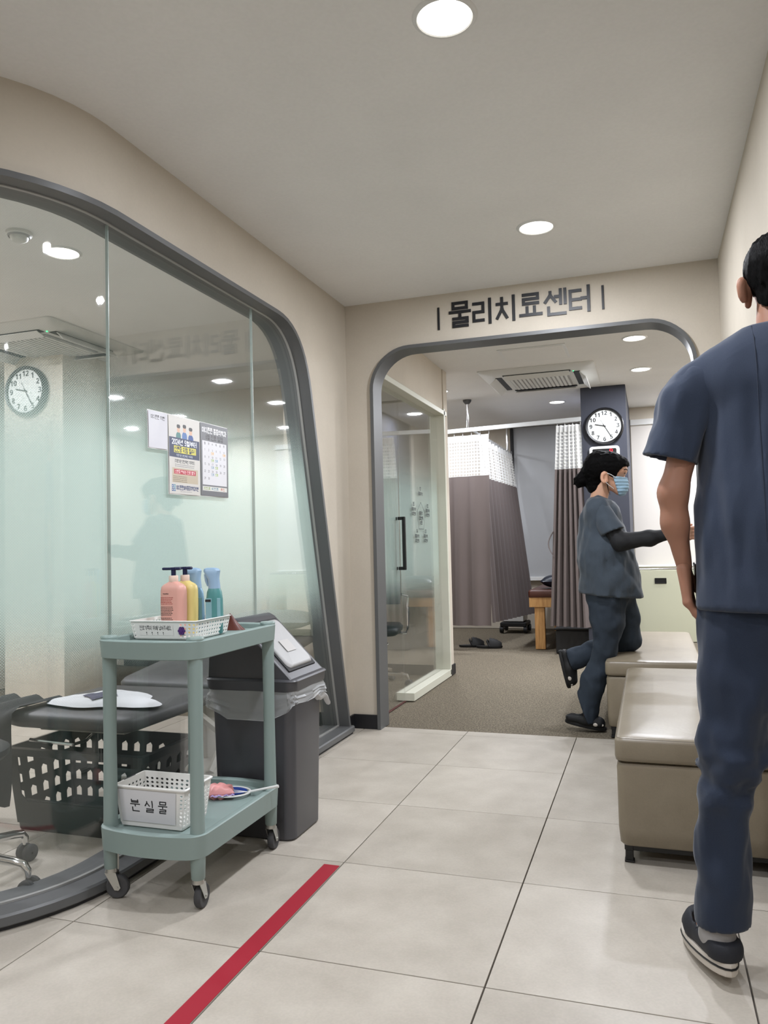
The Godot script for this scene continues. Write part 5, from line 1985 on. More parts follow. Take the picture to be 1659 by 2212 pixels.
func stool(at: Vector3, turn: float, label: String, seat_y: float) -> void:
	var t := thing("rolling_stool", label, "stool", at, turn)
	var g := G.new()
	g.cyl(Vector3(0, 0.10, 0), Vector3(0, seat_y - 0.05, 0), 0.022, 0.018, 14)
	put("column", g, M.chrome, t)
	g = G.new()
	g.lathe([[0.0005, seat_y - 0.055], [0.15, seat_y - 0.05], [0.17, seat_y - 0.03], [0.17, seat_y - 0.012], [0.15, seat_y], [0.0005, seat_y + 0.003]], Transform3D(), 28)
	put("seat", g, M.chair_blue, t)
	for k in 5:
		var an := TAU * k / 5
		var d := Vector3(cos(an), 0, sin(an))
		g = G.new()
		g.tube([Vector3(0, 0.125, 0), d * 0.08 + Vector3(0, 0.122, 0), d * 0.22 + Vector3(0, 0.105, 0), d * 0.255 + Vector3(0, 0.097, 0), d * 0.268 + Vector3(0, 0.080, 0), d * 0.27 + Vector3(0, 0.058, 0)], [0.018, 0.017, 0.014, 0.0135, 0.012, 0.010], 10)
		var leg := put("leg", g, M.chrome, t)
		g = G.new()
		var s := d.cross(Vector3.UP)
		for q in [1, -1]:
			var xf := Transform3D(Basis(d, s, d.cross(s)), d * 0.275 + Vector3(0, 0.029, 0) + s * q * 0.016)
			g.lathe([[0.004, -0.011], [0.022, -0.011], [0.0285, -0.006], [0.0285, 0.006], [0.022, 0.011], [0.004, 0.011]], xf, 18)
		put("castor", g, M.rubber_grey, leg, "dark twin-wheel castor")

func build_door_room() -> void:
	# chair seen through the glass door
	var t := thing("office_chair", "dark office chair with chrome arm and star base behind the glass door", "chair", Vector3(-2.02, 0, -5.62), 0.2)
	var g := G.new()
	g.loops([rrect(0.19, 0.19, 0.05, 0.395), rrect(0.215, 0.215, 0.06, 0.41), rrect(0.22, 0.22, 0.06, 0.44), rrect(0.20, 0.20, 0.06, 0.465), rrect(0.1, 0.1, 0.04, 0.47)], true, true, true, 0.4)
	put("seat", g, M.chair_blue, t)
	g = G.new()
	g.loops([rrect(0.19, 0.025, 0.02, 0.60, 4), rrect(0.20, 0.03, 0.025, 0.66, 4), rrect(0.20, 0.03, 0.025, 0.82, 4), rrect(0.17, 0.022, 0.02, 0.86, 4)], true, true, true)
	var o := put("backrest", g, M.chair_blue, t)
	o.position.z = -0.24
	g = G.new()
	for s in [1, -1]:
		g.tube([Vector3(s * 0.20, 0.40, 0.0), Vector3(s * 0.26, 0.40, 0.0), Vector3(s * 0.275, 0.43, 0.0), Vector3(s * 0.275, 0.62, 0.0), Vector3(s * 0.272, 0.66, -0.03), Vector3(s * 0.27, 0.66, -0.2), Vector3(s * 0.19, 0.68, -0.25)], 0.011, 8)
	put("arm_tube", g, M.chrome, t)
	g = G.new()
	g.cyl(Vector3(0, 0.08, 0), Vector3(0, 0.40, 0), 0.024, 0.02, 12)
	g.tube([Vector3(0, 0.385, 0.0), Vector3(0.10, 0.345, 0.08), Vector3(0.13, 0.33, 0.10)], 0.007, 6)
	put("column", g, M.chrome, t)
	for k in 5:
		var an := TAU * k / 5 + 0.1
		var d := Vector3(cos(an), 0, sin(an))
		g = G.new()
		g.tube([Vector3(0, 0.10, 0), d * 0.22 + Vector3(0, 0.095, 0), d * 0.26 + Vector3(0, 0.088, 0), d * 0.272 + Vector3(0, 0.055, 0)], [0.02, 0.015, 0.014, 0.010], 8)
		var leg := put("leg", g, M.chrome, t)
		g = G.new()
		var s2 := d.cross(Vector3.UP)
		g.lathe([[0.004, -0.02], [0.022, -0.02], [0.028, -0.012], [0.028, 0.012], [0.022, 0.02], [0.004, 0.02]], Transform3D(Basis(d, s2, d.cross(s2)), d * 0.274 + Vector3(0, 0.0285, 0)), 16)
		put("castor", g, M.rubber_grey, leg)
	t = thing("side_table", "small light wood table by the wall behind the glass door", "table", Vector3(-2.76, 0, -5.95))
	g = G.new()
	g.box(Vector3(0, 0.70, 0), Vector3(0.62, 0.06, 0.36), 0.006)
	put("tabletop", g, M.table_wood, t)
	for s in [1, -1]:
		for s3 in [1, -1]:
			g = G.new()
			g.box(Vector3(s * 0.26, 0.335, s3 * 0.14), Vector3(0.05, 0.67, 0.05), 0.004)
			put("leg", g, M.table_wood, t)

# ------------------------------------------------------------------ figures: tapered bones blended smoothly on a grid and skinned
# bone: [a, b, ra, rb] or [a, b, ra, rb, axis, squeeze] (squeeze > 1 thins the bone along the axis)
func skin(bones: Array, cell: float, k: float, cuts := [], cav := [], disp: Variant = null) -> G:
	var lo := Vector3.ONE * 1e9
	var hi := -lo
	for b in bones:
		var r: float = maxf(b[2], b[3])
		if b.size() > 4 and b[5] < 1.0:
			r /= b[5]
		for p in [b[0], b[1]]:
			lo = lo.min(p - Vector3.ONE * (r + cell * 3))
			hi = hi.max(p + Vector3.ONE * (r + cell * 3))
	var nx := int((hi.x - lo.x) / cell) + 2
	var ny := int((hi.y - lo.y) / cell) + 2
	var nz := int((hi.z - lo.z) / cell) + 2
	var F := PackedFloat32Array()
	F.resize(nx * ny * nz)
	F.fill(1.0)
	var sx := ny * nz
	for pass_ in 2:
		for b in (bones if pass_ == 0 else cav):
			var a: Vector3 = b[0]
			var ba: Vector3 = b[1] - a
			var ra: float = b[2]
			var rb: float = b[3]
			var sq = b.size() > 4
			var w: Vector3 = b[4].normalized() if sq else Vector3.ZERO
			var s: float = (b[5] - 1.0) if sq else 0.0
			if sq:
				ba += w * ba.dot(w) * s
			var l2 := maxf(ba.length_squared(), 1e-9)
			var r: float = maxf(ra, rb)
			if sq and b[5] < 1.0:
				r /= b[5]
			var m := r + k + cell * 2
			var p0: Vector3 = (b[0].min(b[1]) - Vector3.ONE * m - lo) / cell
			var p1: Vector3 = (b[0].max(b[1]) + Vector3.ONE * m - lo) / cell
			for i in range(maxi(0, int(p0.x)), mini(nx, int(p1.x) + 2)):
				for j in range(maxi(0, int(p0.y)), mini(ny, int(p1.y) + 2)):
					var id := i * sx + j * nz
					for l in range(maxi(0, int(p0.z)), mini(nz, int(p1.z) + 2)):
						var q := Vector3(lo.x + i * cell - a.x, lo.y + j * cell - a.y, lo.z + l * cell - a.z)
						if sq:
							q += w * (q.dot(w) * s)
						var t := clampf(q.dot(ba) / l2, 0.0, 1.0)
						var d := (q - ba * t).length() - (ra + (rb - ra) * t)
						var f := F[id + l]
						if pass_ == 1:
							F[id + l] = maxf(f, -d)
						else:
							var h := k - absf(f - d)
							F[id + l] = minf(f, d) - (h * h / k * 0.25 if h > 0.0 else 0.0)
	if cuts.size() or disp != null:
		for i in nx:
			for j in ny:
				for l in nz:
					var id := i * sx + j * nz + l
					var f := F[id]
					if f > cell * 5.0 or (f < -cell * 5.0 and cuts.is_empty()):
						continue
					var p := Vector3(lo.x + i * cell, lo.y + j * cell, lo.z + l * cell)
					if disp != null and f > -cell * 5.0:
						f += disp.call(p)
					for c in cuts:
						f = maxf(f, c[0].dot(p) - c[1])
					F[id] = f
	# surface nets
	var g := G.new()
	var vid := PackedInt32Array()
	vid.resize(nx * ny * nz)
	vid.fill(-1)
	var off := [0, 1, nz, nz + 1, sx, sx + 1, sx + nz, sx + nz + 1]
	var ed := [[0, 1], [2, 3], [4, 5], [6, 7], [0, 2], [1, 3], [4, 6], [5, 7], [0, 4], [1, 5], [2, 6], [3, 7]]
	var cp := []
	for q in 8:
		cp.append(Vector3((q >> 2) & 1, (q >> 1) & 1, q & 1))
	for i in nx - 1:
		for j in ny - 1:
			for l in nz - 1:
				var id := i * sx + j * nz + l
				var f0 := F[id]
				if absf(f0) > cell * 4.0:
					continue
				var neg := 0
				for q in 8:
					if F[id + off[q]] < 0.0:
						neg += 1
				if neg == 0 or neg == 8:
					continue
				var sum := Vector3.ZERO
				var cnt := 0
				for e in ed:
					var fa := F[id + off[e[0]]]
					var fb := F[id + off[e[1]]]
					if (fa < 0.0) != (fb < 0.0):
						sum += (cp[e[0]] as Vector3).lerp(cp[e[1]], fa / (fa - fb))
						cnt += 1
				vid[id] = g.vert(lo + (Vector3(i, j, l) + sum / cnt) * cell, Vector3.ZERO)
	var quads := []
	for i in range(1, nx - 1):
		for j in range(1, ny - 1):
			for l in range(1, nz - 1):
				var id := i * sx + j * nz + l
				var f0 := F[id]
				if absf(f0) > cell * 4.0:
					continue
				var neg := f0 < 0.0
				if neg != (F[id + sx] < 0.0):
					quads.append([vid[id], vid[id - nz], vid[id - nz - 1], vid[id - 1], neg])
				if neg != (F[id + nz] < 0.0):
					quads.append([vid[id], vid[id - 1], vid[id - 1 - sx], vid[id - sx], neg])
				if neg != (F[id + 1] < 0.0):
					quads.append([vid[id], vid[id - sx], vid[id - sx - nz], vid[id - nz], neg])
	for q in quads:
		if q[0] < 0 or q[1] < 0 or q[2] < 0 or q[3] < 0:
			continue
		var fn := (g.v[q[2]] - g.v[q[0]]).cross(g.v[q[3]] - g.v[q[1]])
		if not q[4]:
			fn = -fn
		for e in 4:
			g.n[q[e]] += fn
	for i in g.n.size():
		g.n[i] = g.n[i].normalized()
	for q in quads:
		if q[0] < 0 or q[1] < 0 or q[2] < 0 or q[3] < 0:
			continue
		g.face(q[0], q[1], q[2])
		g.face(q[0], q[2], q[3])
	return g

func folds(sd: int, amp: float, sc: Vector3) -> Callable:
	var no := FastNoiseLite.new()
	no.seed = sd
	no.frequency = 1.0
	no.fractal_octaves = 2
	return func(p: Vector3) -> float:
		return amp * no.get_noise_3d(p.x * sc.x, p.y * sc.y, p.z * sc.z)

# hand: wrist, palm direction, direction towards the thumb side, back-of-hand normal, curl; all lengths for a palm of 0.085
func hand_bones(wr: Vector3, dir: Vector3, thumb: Vector3, curl: float, sc := 1.0) -> Array:
	var out := []
	dir = dir.normalized()
	thumb = (thumb - dir * thumb.dot(dir)).normalized()
	var inner := thumb.cross(dir).normalized()
	if curl < 0.0:
		inner = -inner
		curl = -curl
	for i in 4:
		var side := thumb * (0.030 - i * 0.020) * sc
		out.append([wr + side * 0.5, wr + dir * 0.082 * sc + side, 0.016 * sc, 0.0115 * sc])
		var p := wr + dir * 0.082 * sc + side
		var len: float = [0.040, 0.045, 0.042, 0.033][i] * sc
		var d := dir
		for k in 3:
			var an := curl * (0.55 + 0.35 * k) + 0.06 * i
			d = dir * cos(an) + inner * sin(an)
			var q = p + d * len * [1.0, 0.62, 0.48][k]
			out.append([p, q, [0.0098, 0.0088, 0.0078][k] * sc, [0.0088, 0.0078, 0.0068][k] * sc])
			p = q
	var tb := wr + thumb * 0.020 * sc + dir * 0.018 * sc
	var t1 := tb + (dir * 0.75 + thumb * 0.55 + inner * 0.35).normalized() * 0.042 * sc
	var t2 := t1 + (dir * 0.95 + thumb * 0.10 + inner * 0.45).normalized() * 0.032 * sc
	var t3 := t2 + (dir * 1.0 - thumb * 0.05 + inner * 0.35).normalized() * 0.024 * sc
	out.append([tb, t1, 0.0155 * sc, 0.0115 * sc])
	out.append([t1, t2, 0.0110 * sc, 0.0098 * sc])
	out.append([t2, t3, 0.0098 * sc, 0.0078 * sc])
	return out

func build_man() -> void:
	var Zm := -2.10
	var t := thing("person", "person seen from behind in navy scrubs with short black hair, walking past the benches", "person", Vector3(0.31, 0, Zm))
	var o := Vector3(0.31, 0, Zm)
	var V := func(x: float, y: float, z: float) -> Vector3: return Vector3(x, y, z) - o
	var ZX := Vector3(0, 0, 1)
	# --- body
	var neck: Vector3 = V.call(0.322, 1.56, -2.11)
	var body := [
		[V.call(0.32, 1.46, -2.10), V.call(0.33, 1.66, -2.125), 0.062, 0.054],
		[V.call(0.31, 1.36, -2.10), V.call(0.30, 1.02, -2.09), 0.135, 0.125, ZX, 1.5],
		[V.call(0.145, 1.43, -2.10), V.call(0.48, 1.43, -2.10), 0.055, 0.055],
		[V.call(0.13, 1.43, -2.10), V.call(0.060, 1.175, -2.085), 0.042, 0.032],
		[V.call(0.060, 1.175, -2.085), V.call(0.062, 1.10, -2.092), 0.0325, 0.030],
		[V.call(0.062, 1.10, -2.092), V.call(0.082, 0.985, -2.115), 0.029, 0.0195],
		[V.call(0.49, 1.43, -2.10), V.call(0.56, 1.17, -2.12), 0.042, 0.033],
		[V.call(0.56, 1.17, -2.12), V.call(0.54, 0.95, -2.20), 0.033, 0.021],
		[V.call(0.30, 0.98, -2.09), V.call(0.30, 0.92, -2.09), 0.13, 0.12, ZX, 1.3],
		[V.call(0.225, 0.92, -2.09), V.call(0.165, 0.50, -2.085), 0.075, 0.052],
		[V.call(0.165, 0.50, -2.085), V.call(0.125, 0.085, -2.085), 0.050, 0.034],
		[V.call(0.125, 0.08, -2.085), V.call(0.075, 0.055, -2.245), 0.030, 0.024],
		[V.call(0.385, 0.92, -2.10), V.call(0.425, 0.50, -2.20), 0.075, 0.052],
		[V.call(0.425, 0.50, -2.20), V.call(0.43, 0.08, -2.22), 0.050, 0.034],
		[V.call(0.43, 0.07, -2.22), V.call(0.45, 0.035, -2.38), 0.030, 0.024],
	]
	var g := skin(body, 0.011, 0.03)
	var head := [
		[V.call(0.336, 1.715, -2.115), V.call(0.336, 1.715, -2.155), 0.078, 0.078],
		[V.call(0.336, 1.66, -2.155), V.call(0.336, 1.615, -2.19), 0.060, 0.042],
		[V.call(0.336, 1.712, -2.226), V.call(0.336, 1.672, -2.243), 0.010, 0.014],
		[V.call(0.330, 1.60, -2.125), V.call(0.335, 1.68, -2.13), 0.055, 0.058],
	]
	for s in [-1, 1]:
		head.append([V.call(0.336 + s * 0.078, 1.690, -2.118), V.call(0.336 + s * 0.080, 1.645, -2.135), 0.015, 0.012, Vector3(1, 0, 0.3), 1.5])
		for i in 8:
			var a0 := -1.2 + i * 0.42
			var a1 := a0 + 0.42
			head.append([V.call(0.336 + s * (0.088 + 0.010 * cos(a0)), 1.668 + 0.030 * sin(a0 + 0.5), -2.118 + 0.012 * cos(a0)), V.call(0.336 + s * (0.088 + 0.010 * cos(a1)), 1.668 + 0.030 * sin(a1 + 0.5), -2.118 + 0.012 * cos(a1)), 0.0065, 0.0065])
	g.add(skin(head, 0.0045, 0.012))
	g.add(skin(hand_bones(V.call(0.080, 0.985, -2.115), Vector3(0.10, -0.95, -0.06), Vector3(0.15, 0.0, -1.0), -0.55, 1.0), 0.004, 0.008))
	g.add(skin(hand_bones(V.call(0.54, 0.95, -2.20), Vector3(-0.05, -0.95, -0.15), Vector3(-0.15, 0.0, -1.0), 0.5, 1.0), 0.005, 0.008))
	put("body", g, M.skin, t)
	g = G.new()
	for s in [-1, 1]:
		g.tube([V.call(0.336 + s * 0.014, 1.704, -2.231), V.call(0.336 + s * 0.030, 1.707, -2.230), V.call(0.336 + s * 0.045, 1.702, -2.222)], [0.002, 0.005, 0.002], 6)
	put("eyes", g, M.eye_dark, t, "dark eyes")
	g = G.new()
	g.tube([V.call(0.316, 1.637, -2.226), V.call(0.336, 1.639, -2.233), V.call(0.356, 1.637, -2.226)], [0.002, 0.005, 0.002], 6)
	put("mouth", g, mat("lips", Color(0.50, 0.28, 0.25), 0.5), t)
	# --- hair, cropped at the nape
	var hair := [
		[V.call(0.336, 1.722, -2.105), V.call(0.336, 1.735, -2.16), 0.090, 0.086],
		[V.call(0.336, 1.66, -2.085), V.call(0.336, 1.715, -2.09), 0.062, 0.078],
		[V.call(0.312, 1.640, -2.082), V.call(0.36, 1.640, -2.082), 0.030, 0.030],
	]
	var hn := FastNoiseLite.new()
	hn.seed = 3
	hn.frequency = 1.0
	g = skin(hair, 0.005, 0.02, [[Vector3(0, -0.85, -0.5).normalized(), Vector3(0, -0.85, -0.5).normalized().dot(V.call(0.33, 1.655, -2.135))]], [], func(p: Vector3) -> float: return 0.007 * hn.get_noise_3d(p.x * 60, p.y * 16, p.z * 60) + 0.004 * hn.get_noise_3d(p.x * 20, p.y * 12, p.z * 20))
	put("hair", g, M.hair_black, t)
	# --- shirt
	var shirt := [
		[V.call(0.31, 1.40, -2.10), V.call(0.305, 1.10, -2.09), 0.176, 0.190, ZX, 1.55],
		[V.call(0.305, 1.10, -2.09), V.call(0.30, 0.80, -2.085), 0.190, 0.197, ZX, 1.55],
		[V.call(0.20, 1.46, -2.10), V.call(0.43, 1.46, -2.10), 0.075, 0.075],
		[V.call(0.118, 1.432, -2.10), V.call(0.50, 1.432, -2.10), 0.062, 0.062],
		[V.call(0.27, 1.515, -2.10), V.call(0.37, 1.515, -2.10), 0.062, 0.062],
	]
	var hem_y := 0.884
	var fd := folds(11, 0.015, Vector3(17, 2.4, 8))
	var fd2 := folds(19, 0.005, Vector3(8, 6, 8))
	var wave := func(p: Vector3) -> float: return fd.call(p) * smoothstep(0.05, 0.35, 1.62 - p.y) * (0.45 + 0.55 * smoothstep(0.88, 1.0, p.y)) + fd2.call(p)
	var nk := Vector3(0, 1, -0.25).normalized()
	g = skin(shirt, 0.0085, 0.05, [[Vector3(0, -1, 0), -hem_y], [nk, nk.dot(V.call(0.32, 1.585, -2.05))]], [], wave)
	put("shirt", g, M.scrub_navy, t)
	# back seam
	g = G.new()
	var seam := []
	for i in 15:
		var y := lerpf(1.57, 1.05, i / 14.0)
		seam.append(back_point(shirt, 0.05, Vector3(-0.058, y, 0.25), wave))
	g.tube(seam, 0.0018, 4)
	put("back_seam", g, M.trouser_navy, t, "stitched panel seam")
	g = G.new()
	for sgn in [-1, 1]:
		pass
	var sl := [[V.call(0.120, 1.435, -2.10), V.call(0.046, 1.235, -2.088), 0.060, 0.068], [V.call(0.160, 1.44, -2.10), V.call(0.10, 1.40, -2.10), 0.058, 0.064]]
	var cd := Vector3(-0.24, -0.94, 0.0).normalized()
	g = skin(sl, 0.0055, 0.04, [[cd, cd.dot(V.call(0.046, 1.262, -2.088))]], [[V.call(0.030, 1.17, -2.086), V.call(0.062, 1.300, -2.09), 0.064, 0.046]], folds(5, 0.007, Vector3(14, 5, 14)))
	var sr := [[V.call(0.500, 1.435, -2.10), V.call(0.572, 1.235, -2.11), 0.060, 0.068], [V.call(0.46, 1.44, -2.10), V.call(0.52, 1.40, -2.10), 0.058, 0.064]]
	var ce := Vector3(0.24, -0.94, 0.0).normalized()
	put("sleeve", g, M.scrub_navy, t)
	put("sleeve", skin(sr, 0.009, 0.04, [[ce, ce.dot(V.call(0.572, 1.262, -2.11))]], [], folds(6, 0.006, Vector3(14, 5, 14))), M.scrub_navy, t)
	# --- trousers
	var tr := [
		[V.call(0.30, 1.00, -2.09), V.call(0.30, 0.90, -2.09), 0.155, 0.160, ZX, 1.75],
		[V.call(0.215, 0.88, -2.09), V.call(0.187, 0.70, -2.09), 0.104, 0.090, ZX, 1.25],
		[V.call(0.187, 0.70, -2.09), V.call(0.168, 0.55, -2.082), 0.086, 0.072],
		[V.call(0.168, 0.55, -2.082), V.call(0.150, 0.45, -2.078), 0.072, 0.062],
		[V.call(0.150, 0.45, -2.078), V.call(0.132, 0.10, -2.085), 0.061, 0.064],
		[V.call(0.385, 0.88, -2.09), V.call(0.420, 0.52, -2.20), 0.102, 0.074, ZX, 1.2],
		[V.call(0.420, 0.52, -2.20), V.call(0.43, 0.08, -2.22), 0.070, 0.066],
	]
	var f1 := folds(31, 0.015, Vector3(11, 5, 11))
	var f2 := folds(32, 0.030, Vector3(5, 15, 5))
	g = skin(tr, 0.009, 0.035, [[Vector3(0.06, -1, 0), Vector3(0.06, -1, 0).dot(V.call(0.13, 0.128, -2.085))], [Vector3.UP, 0.91]], [[V.call(0.131, 0.06, -2.085), V.call(0.133, 0.15, -2.085), 0.047, 0.044]], func(p: Vector3) -> float:
		var kn := exp(-pow((p.y - 0.50) / 0.07, 2.0))
		return f1.call(p) * smoothstep(0.10, 0.26, p.y) + f2.call(p) * kn)
	put("trousers", g, M.trouser_navy, t)
	# --- socks and slip-on shoes
	g = skin([[V.call(0.124, 0.22, -2.085), V.call(0.122, 0.10, -2.080), 0.040, 0.036], [V.call(0.122, 0.10, -2.080), V.call(0.105, 0.075, -2.13), 0.037, 0.035]], 0.006, 0.02)
	put("sock", g, M.sock_grey, t, "light grey sock")
	for k in 2:
		var yaw: float = [0.28, -0.1][k]
		var base: Vector3 = V.call([0.106, 0.435][k], [0.012, 0.0][k], [-2.155, -2.29][k])
		var b := Basis(Vector3.UP, yaw) * Basis(Vector3.RIGHT, -0.10 if k == 0 else 0.0) * Basis(Vector3.UP, PI / 2)
		var xf := Transform3D(b, base + Vector3(0, 0.006 if k == 0 else 0.0, 0))
		g = G.new()
		var rs := []
		for lv in [[0.0, 0.97], [0.004, 1.0], [0.030, 1.02], [0.032, 1.0]]:
			var lp := PackedVector3Array()
			for p in shoe_rings(0.140, 0.050, [lv])[0]:
				lp.append(xf * p)
			rs.append(lp)
		g.loops(rs, true, true, true)
		var sole := put("shoe", g, M.sole_white, t, "slip-on shoe, off-white rubber sole")
		g = G.new()
		var st := []
		for p in shoe_rings(0.1425, 0.0512, [[0.019, 1.0]])[0]:
			st.append(xf * p)
		g.tube(st, 0.0026, 5, true, true)
		put("stripe", g, M.metal_black, sole, "black stripe round the sole")
		var up := [[xf * Vector3(-0.105, 0.055, 0), xf * Vector3(0.03, 0.060, 0), 0.043, 0.048], [xf * Vector3(0.03, 0.055, 0), xf * Vector3(0.10, 0.038, 0), 0.046, 0.034]]
		g = skin(up, 0.006, 0.02, [[-(b * Vector3.UP), -(b * Vector3.UP).dot(xf * Vector3(0, 0.031, 0))], [b * Vector3(-0.12, 1, 0).normalized(), (b * Vector3(-0.12, 1, 0).normalized()).dot(xf * Vector3(-0.10, 0.078, 0))]], [[xf * Vector3(-0.085, 0.075, 0), xf * Vector3(0.0, 0.085, 0), 0.036, 0.036]])
		put("upper", g, M.shoe_navy, sole, "dark canvas upper")
	# phone held against the thigh
	g = G.new()
	g.box(Vector3.ZERO, Vector3(0.010, 0.150, 0.072), 0.004)
	var ph := single("phone", g, M.phone_black, "black phone held in the walking person's lowered hand", "phone", Vector3(0.1115, 0.925, -2.125))
	ph.rotation = Vector3(0.05, 0, 0.05)

# first point of a blended bone set met when coming from far +z at the given x, y
func back_point(bones: Array, k: float, p: Vector3, disp: Callable) -> Vector3:
	var q := p
	for i in 60:
		var f := 1.0
		for b in bones:
			var a: Vector3 = b[0]
			var ba: Vector3 = b[1] - a
			var w := q - a
			if b.size() > 4:
				ba += b[4] * ba.dot(b[4]) * (b[5] - 1.0)
				w += b[4] * w.dot(b[4]) * (b[5] - 1.0)
			var t := clampf(w.dot(ba) / maxf(ba.length_squared(), 1e-9), 0, 1)
			var d := (w - ba * t).length() - lerpf(b[2], b[3], t)
			var h := k - absf(f - d)
			f = minf(f, d) - (h * h / k * 0.25 if h > 0.0 else 0.0)
		f += disp.call(q)
		if f < 0.001:
			break
		q.z -= maxf(f * 0.6, 0.001)
	return q

func build_woman() -> void:
	var o := Vector3(-0.25, 0, -4.63)
	var t := thing("person", "person in slate scrubs and blue face mask kneeling one leg on the far bench", "person", o)
	var V := func(x: float, y: float, z := -4.63) -> Vector3: return Vector3(x, y, z) - o
	var Zx := Vector3(0, 0, 1)
	var body := [
		[V.call(-0.27, 1.28), V.call(-0.238, 1.40), 0.048, 0.046],
		[V.call(-0.25, 1.18), V.call(-0.245, 0.95), 0.095, 0.10, Zx, 0.72],
		[V.call(-0.255, 1.225, -4.75), V.call(-0.255, 1.225, -4.51), 0.042, 0.042],
		[V.call(-0.255, 1.225, -4.505), V.call(-0.165, 1.06, -4.455), 0.036, 0.034],
		[V.call(-0.165, 1.06, -4.445), V.call(0.125, 1.088, -4.46), 0.036, 0.022],
		[V.call(-0.25, 1.235, -4.79), V.call(-0.22, 0.99, -4.81), 0.040, 0.034],
		[V.call(-0.22, 0.99, -4.81), V.call(-0.235, 0.86, -4.81), 0.034, 0.022],
		[V.call(-0.24, 0.88), V.call(-0.235, 0.82), 0.105, 0.11, Zx, 0.75],
		[V.call(-0.245, 0.80, -4.55), V.call(-0.245, 0.46, -4.55), 0.075, 0.045],
		[V.call(-0.245, 0.46, -4.55), V.call(-0.355, 0.10, -4.555), 0.043, 0.028],
		[V.call(-0.360, 0.080, -4.555), V.call(-0.31, 0.055, -4.555), 0.022, 0.018],
		[V.call(-0.20, 0.80, -4.71), V.call(-0.125, 0.495, -4.74), 0.070, 0.046],
		[V.call(-0.125, 0.495, -4.74), V.call(-0.455, 0.365, -4.755), 0.043, 0.030],
		[V.call(-0.465, 0.36, -4.755), V.call(-0.455, 0.24, -4.755), 0.026, 0.020],
	]
	var g := skin(body, 0.012, 0.03)
	var head := [
		[V.call(-0.245, 1.465), V.call(-0.205, 1.462), 0.082, 0.078],
		[V.call(-0.195, 1.41), V.call(-0.150, 1.352), 0.058, 0.036, Zx, 1.05],
		[V.call(-0.142, 1.43), V.call(-0.122, 1.400), 0.010, 0.015],
		[V.call(-0.150, 1.462), V.call(-0.148, 1.462), 0.045, 0.045, Zx, 0.8],
		[V.call(-0.27, 1.30), V.call(-0.235, 1.42), 0.046, 0.048],
	]
	for s in [-1, 1]:
		head.append([V.call(-0.222, 1.430, -4.63 + s * 0.078), V.call(-0.215, 1.395, -4.63 + s * 0.075), 0.014, 0.010, Vector3(0, 0, 1), 1.6])
		for i in 7:
			var a0 := -1.6 + i * 0.5
			var a1 := a0 + 0.5
			head.append([V.call(-0.224 - 0.017 * cos(a0), 1.414 + 0.027 * sin(a0), -4.63 + s * 0.087), V.call(-0.224 - 0.017 * cos(a1), 1.414 + 0.027 * sin(a1), -4.63 + s * 0.087), 0.006, 0.006])
	g.add(skin(head, 0.0055, 0.012))
	g.add(skin(hand_bones(V.call(0.125, 1.088, -4.46), Vector3(1, 0.02, -0.05), Vector3(0.1, 1, 0.1), 0.7, 0.92), 0.005, 0.008))
	g.add(skin(hand_bones(V.call(-0.235, 0.86, -4.81), Vector3(0.1, -1.0, 0.0), Vector3(1, 0, 0.2), 0.5, 0.92), 0.006, 0.008))
	put("body", g, M.skin_light, t)
	# eyes and brows
	g = G.new()
	for s in [-1, 1]:
		g.lathe([[0.0005, 0.008], [0.006, 0.006], [0.009, 0.0]], Transform3D(Basis(Vector3(0, 0, 1), -PI / 2) * Basis(Vector3(0, 0, 1), 0.0), V.call(-0.120, 1.437, -4.63 + s * 0.031)).scaled_local(Vector3(0.45, 1, 1)), 10)
	put("eyes", g, M.eye_dark, t, "dark eyes looking down")
	g = G.new()
	for s in [-1, 1]:
		g.tube([V.call(-0.105, 1.456, -4.63 + s * 0.014), V.call(-0.110, 1.461, -4.63 + s * 0.032), V.call(-0.121, 1.457, -4.63 + s * 0.047)], 0.0026, 5)
	put("brows", g, M.hair_black, t)
	# hair tied in a low bun
	var hair := [
		[V.call(-0.255, 1.482), V.call(-0.200, 1.478), 0.095, 0.088],
		[V.call(-0.20, 1.50), V.call(-0.140, 1.490), 0.070, 0.048, Zx, 0.85],
		[V.call(-0.275, 1.44), V.call(-0.285, 1.375), 0.075, 0.048],
		[V.call(-0.31, 1.425), V.call(-0.335, 1.43), 0.030, 0.026],
		[V.call(-0.356, 1.425), V.call(-0.362, 1.405), 0.036, 0.034],
		[V.call(-0.375, 1.415), V.call(-0.405, 1.392), 0.014, 0.005],
		[V.call(-0.37, 1.40), V.call(-0.385, 1.365), 0.012, 0.004],
		[V.call(-0.375, 1.43), V.call(-0.400, 1.425), 0.010, 0.004],
		[V.call(-0.345, 1.45), V.call(-0.350, 1.478), 0.016, 0.006],
	]
	var hn := FastNoiseLite.new()
	hn.seed = 13
	hn.frequency = 1.0
	g = skin(hair, 0.0055, 0.016, [], [[V.call(-0.112, 1.34), V.call(-0.108, 1.418), 0.112, 0.062, Zx, 0.6], [V.call(-0.20, 1.36), V.call(-0.215, 1.405), 0.035, 0.032, Zx, 0.3]], func(p: Vector3) -> float: return 0.006 * hn.get_noise_3d(p.x * 22, p.y * 50, p.z * 50))
	for s in [-1, 1]:
		g.tube([V.call(-0.175, 1.50, -4.63 + s * 0.070), V.call(-0.165, 1.47, -4.63 + s * 0.073), V.call(-0.180, 1.435, -4.63 + s * 0.072)], [0.009, 0.007, 0.003], 6)
		g.tube([V.call(-0.215, 1.40, -4.63 + s * 0.080), V.call(-0.212, 1.36, -4.63 + s * 0.072), V.call(-0.207, 1.325, -4.63 + s * 0.066)], [0.003, 0.0025, 0.001], 5)
	put("hair", g, M.hair_black, t)
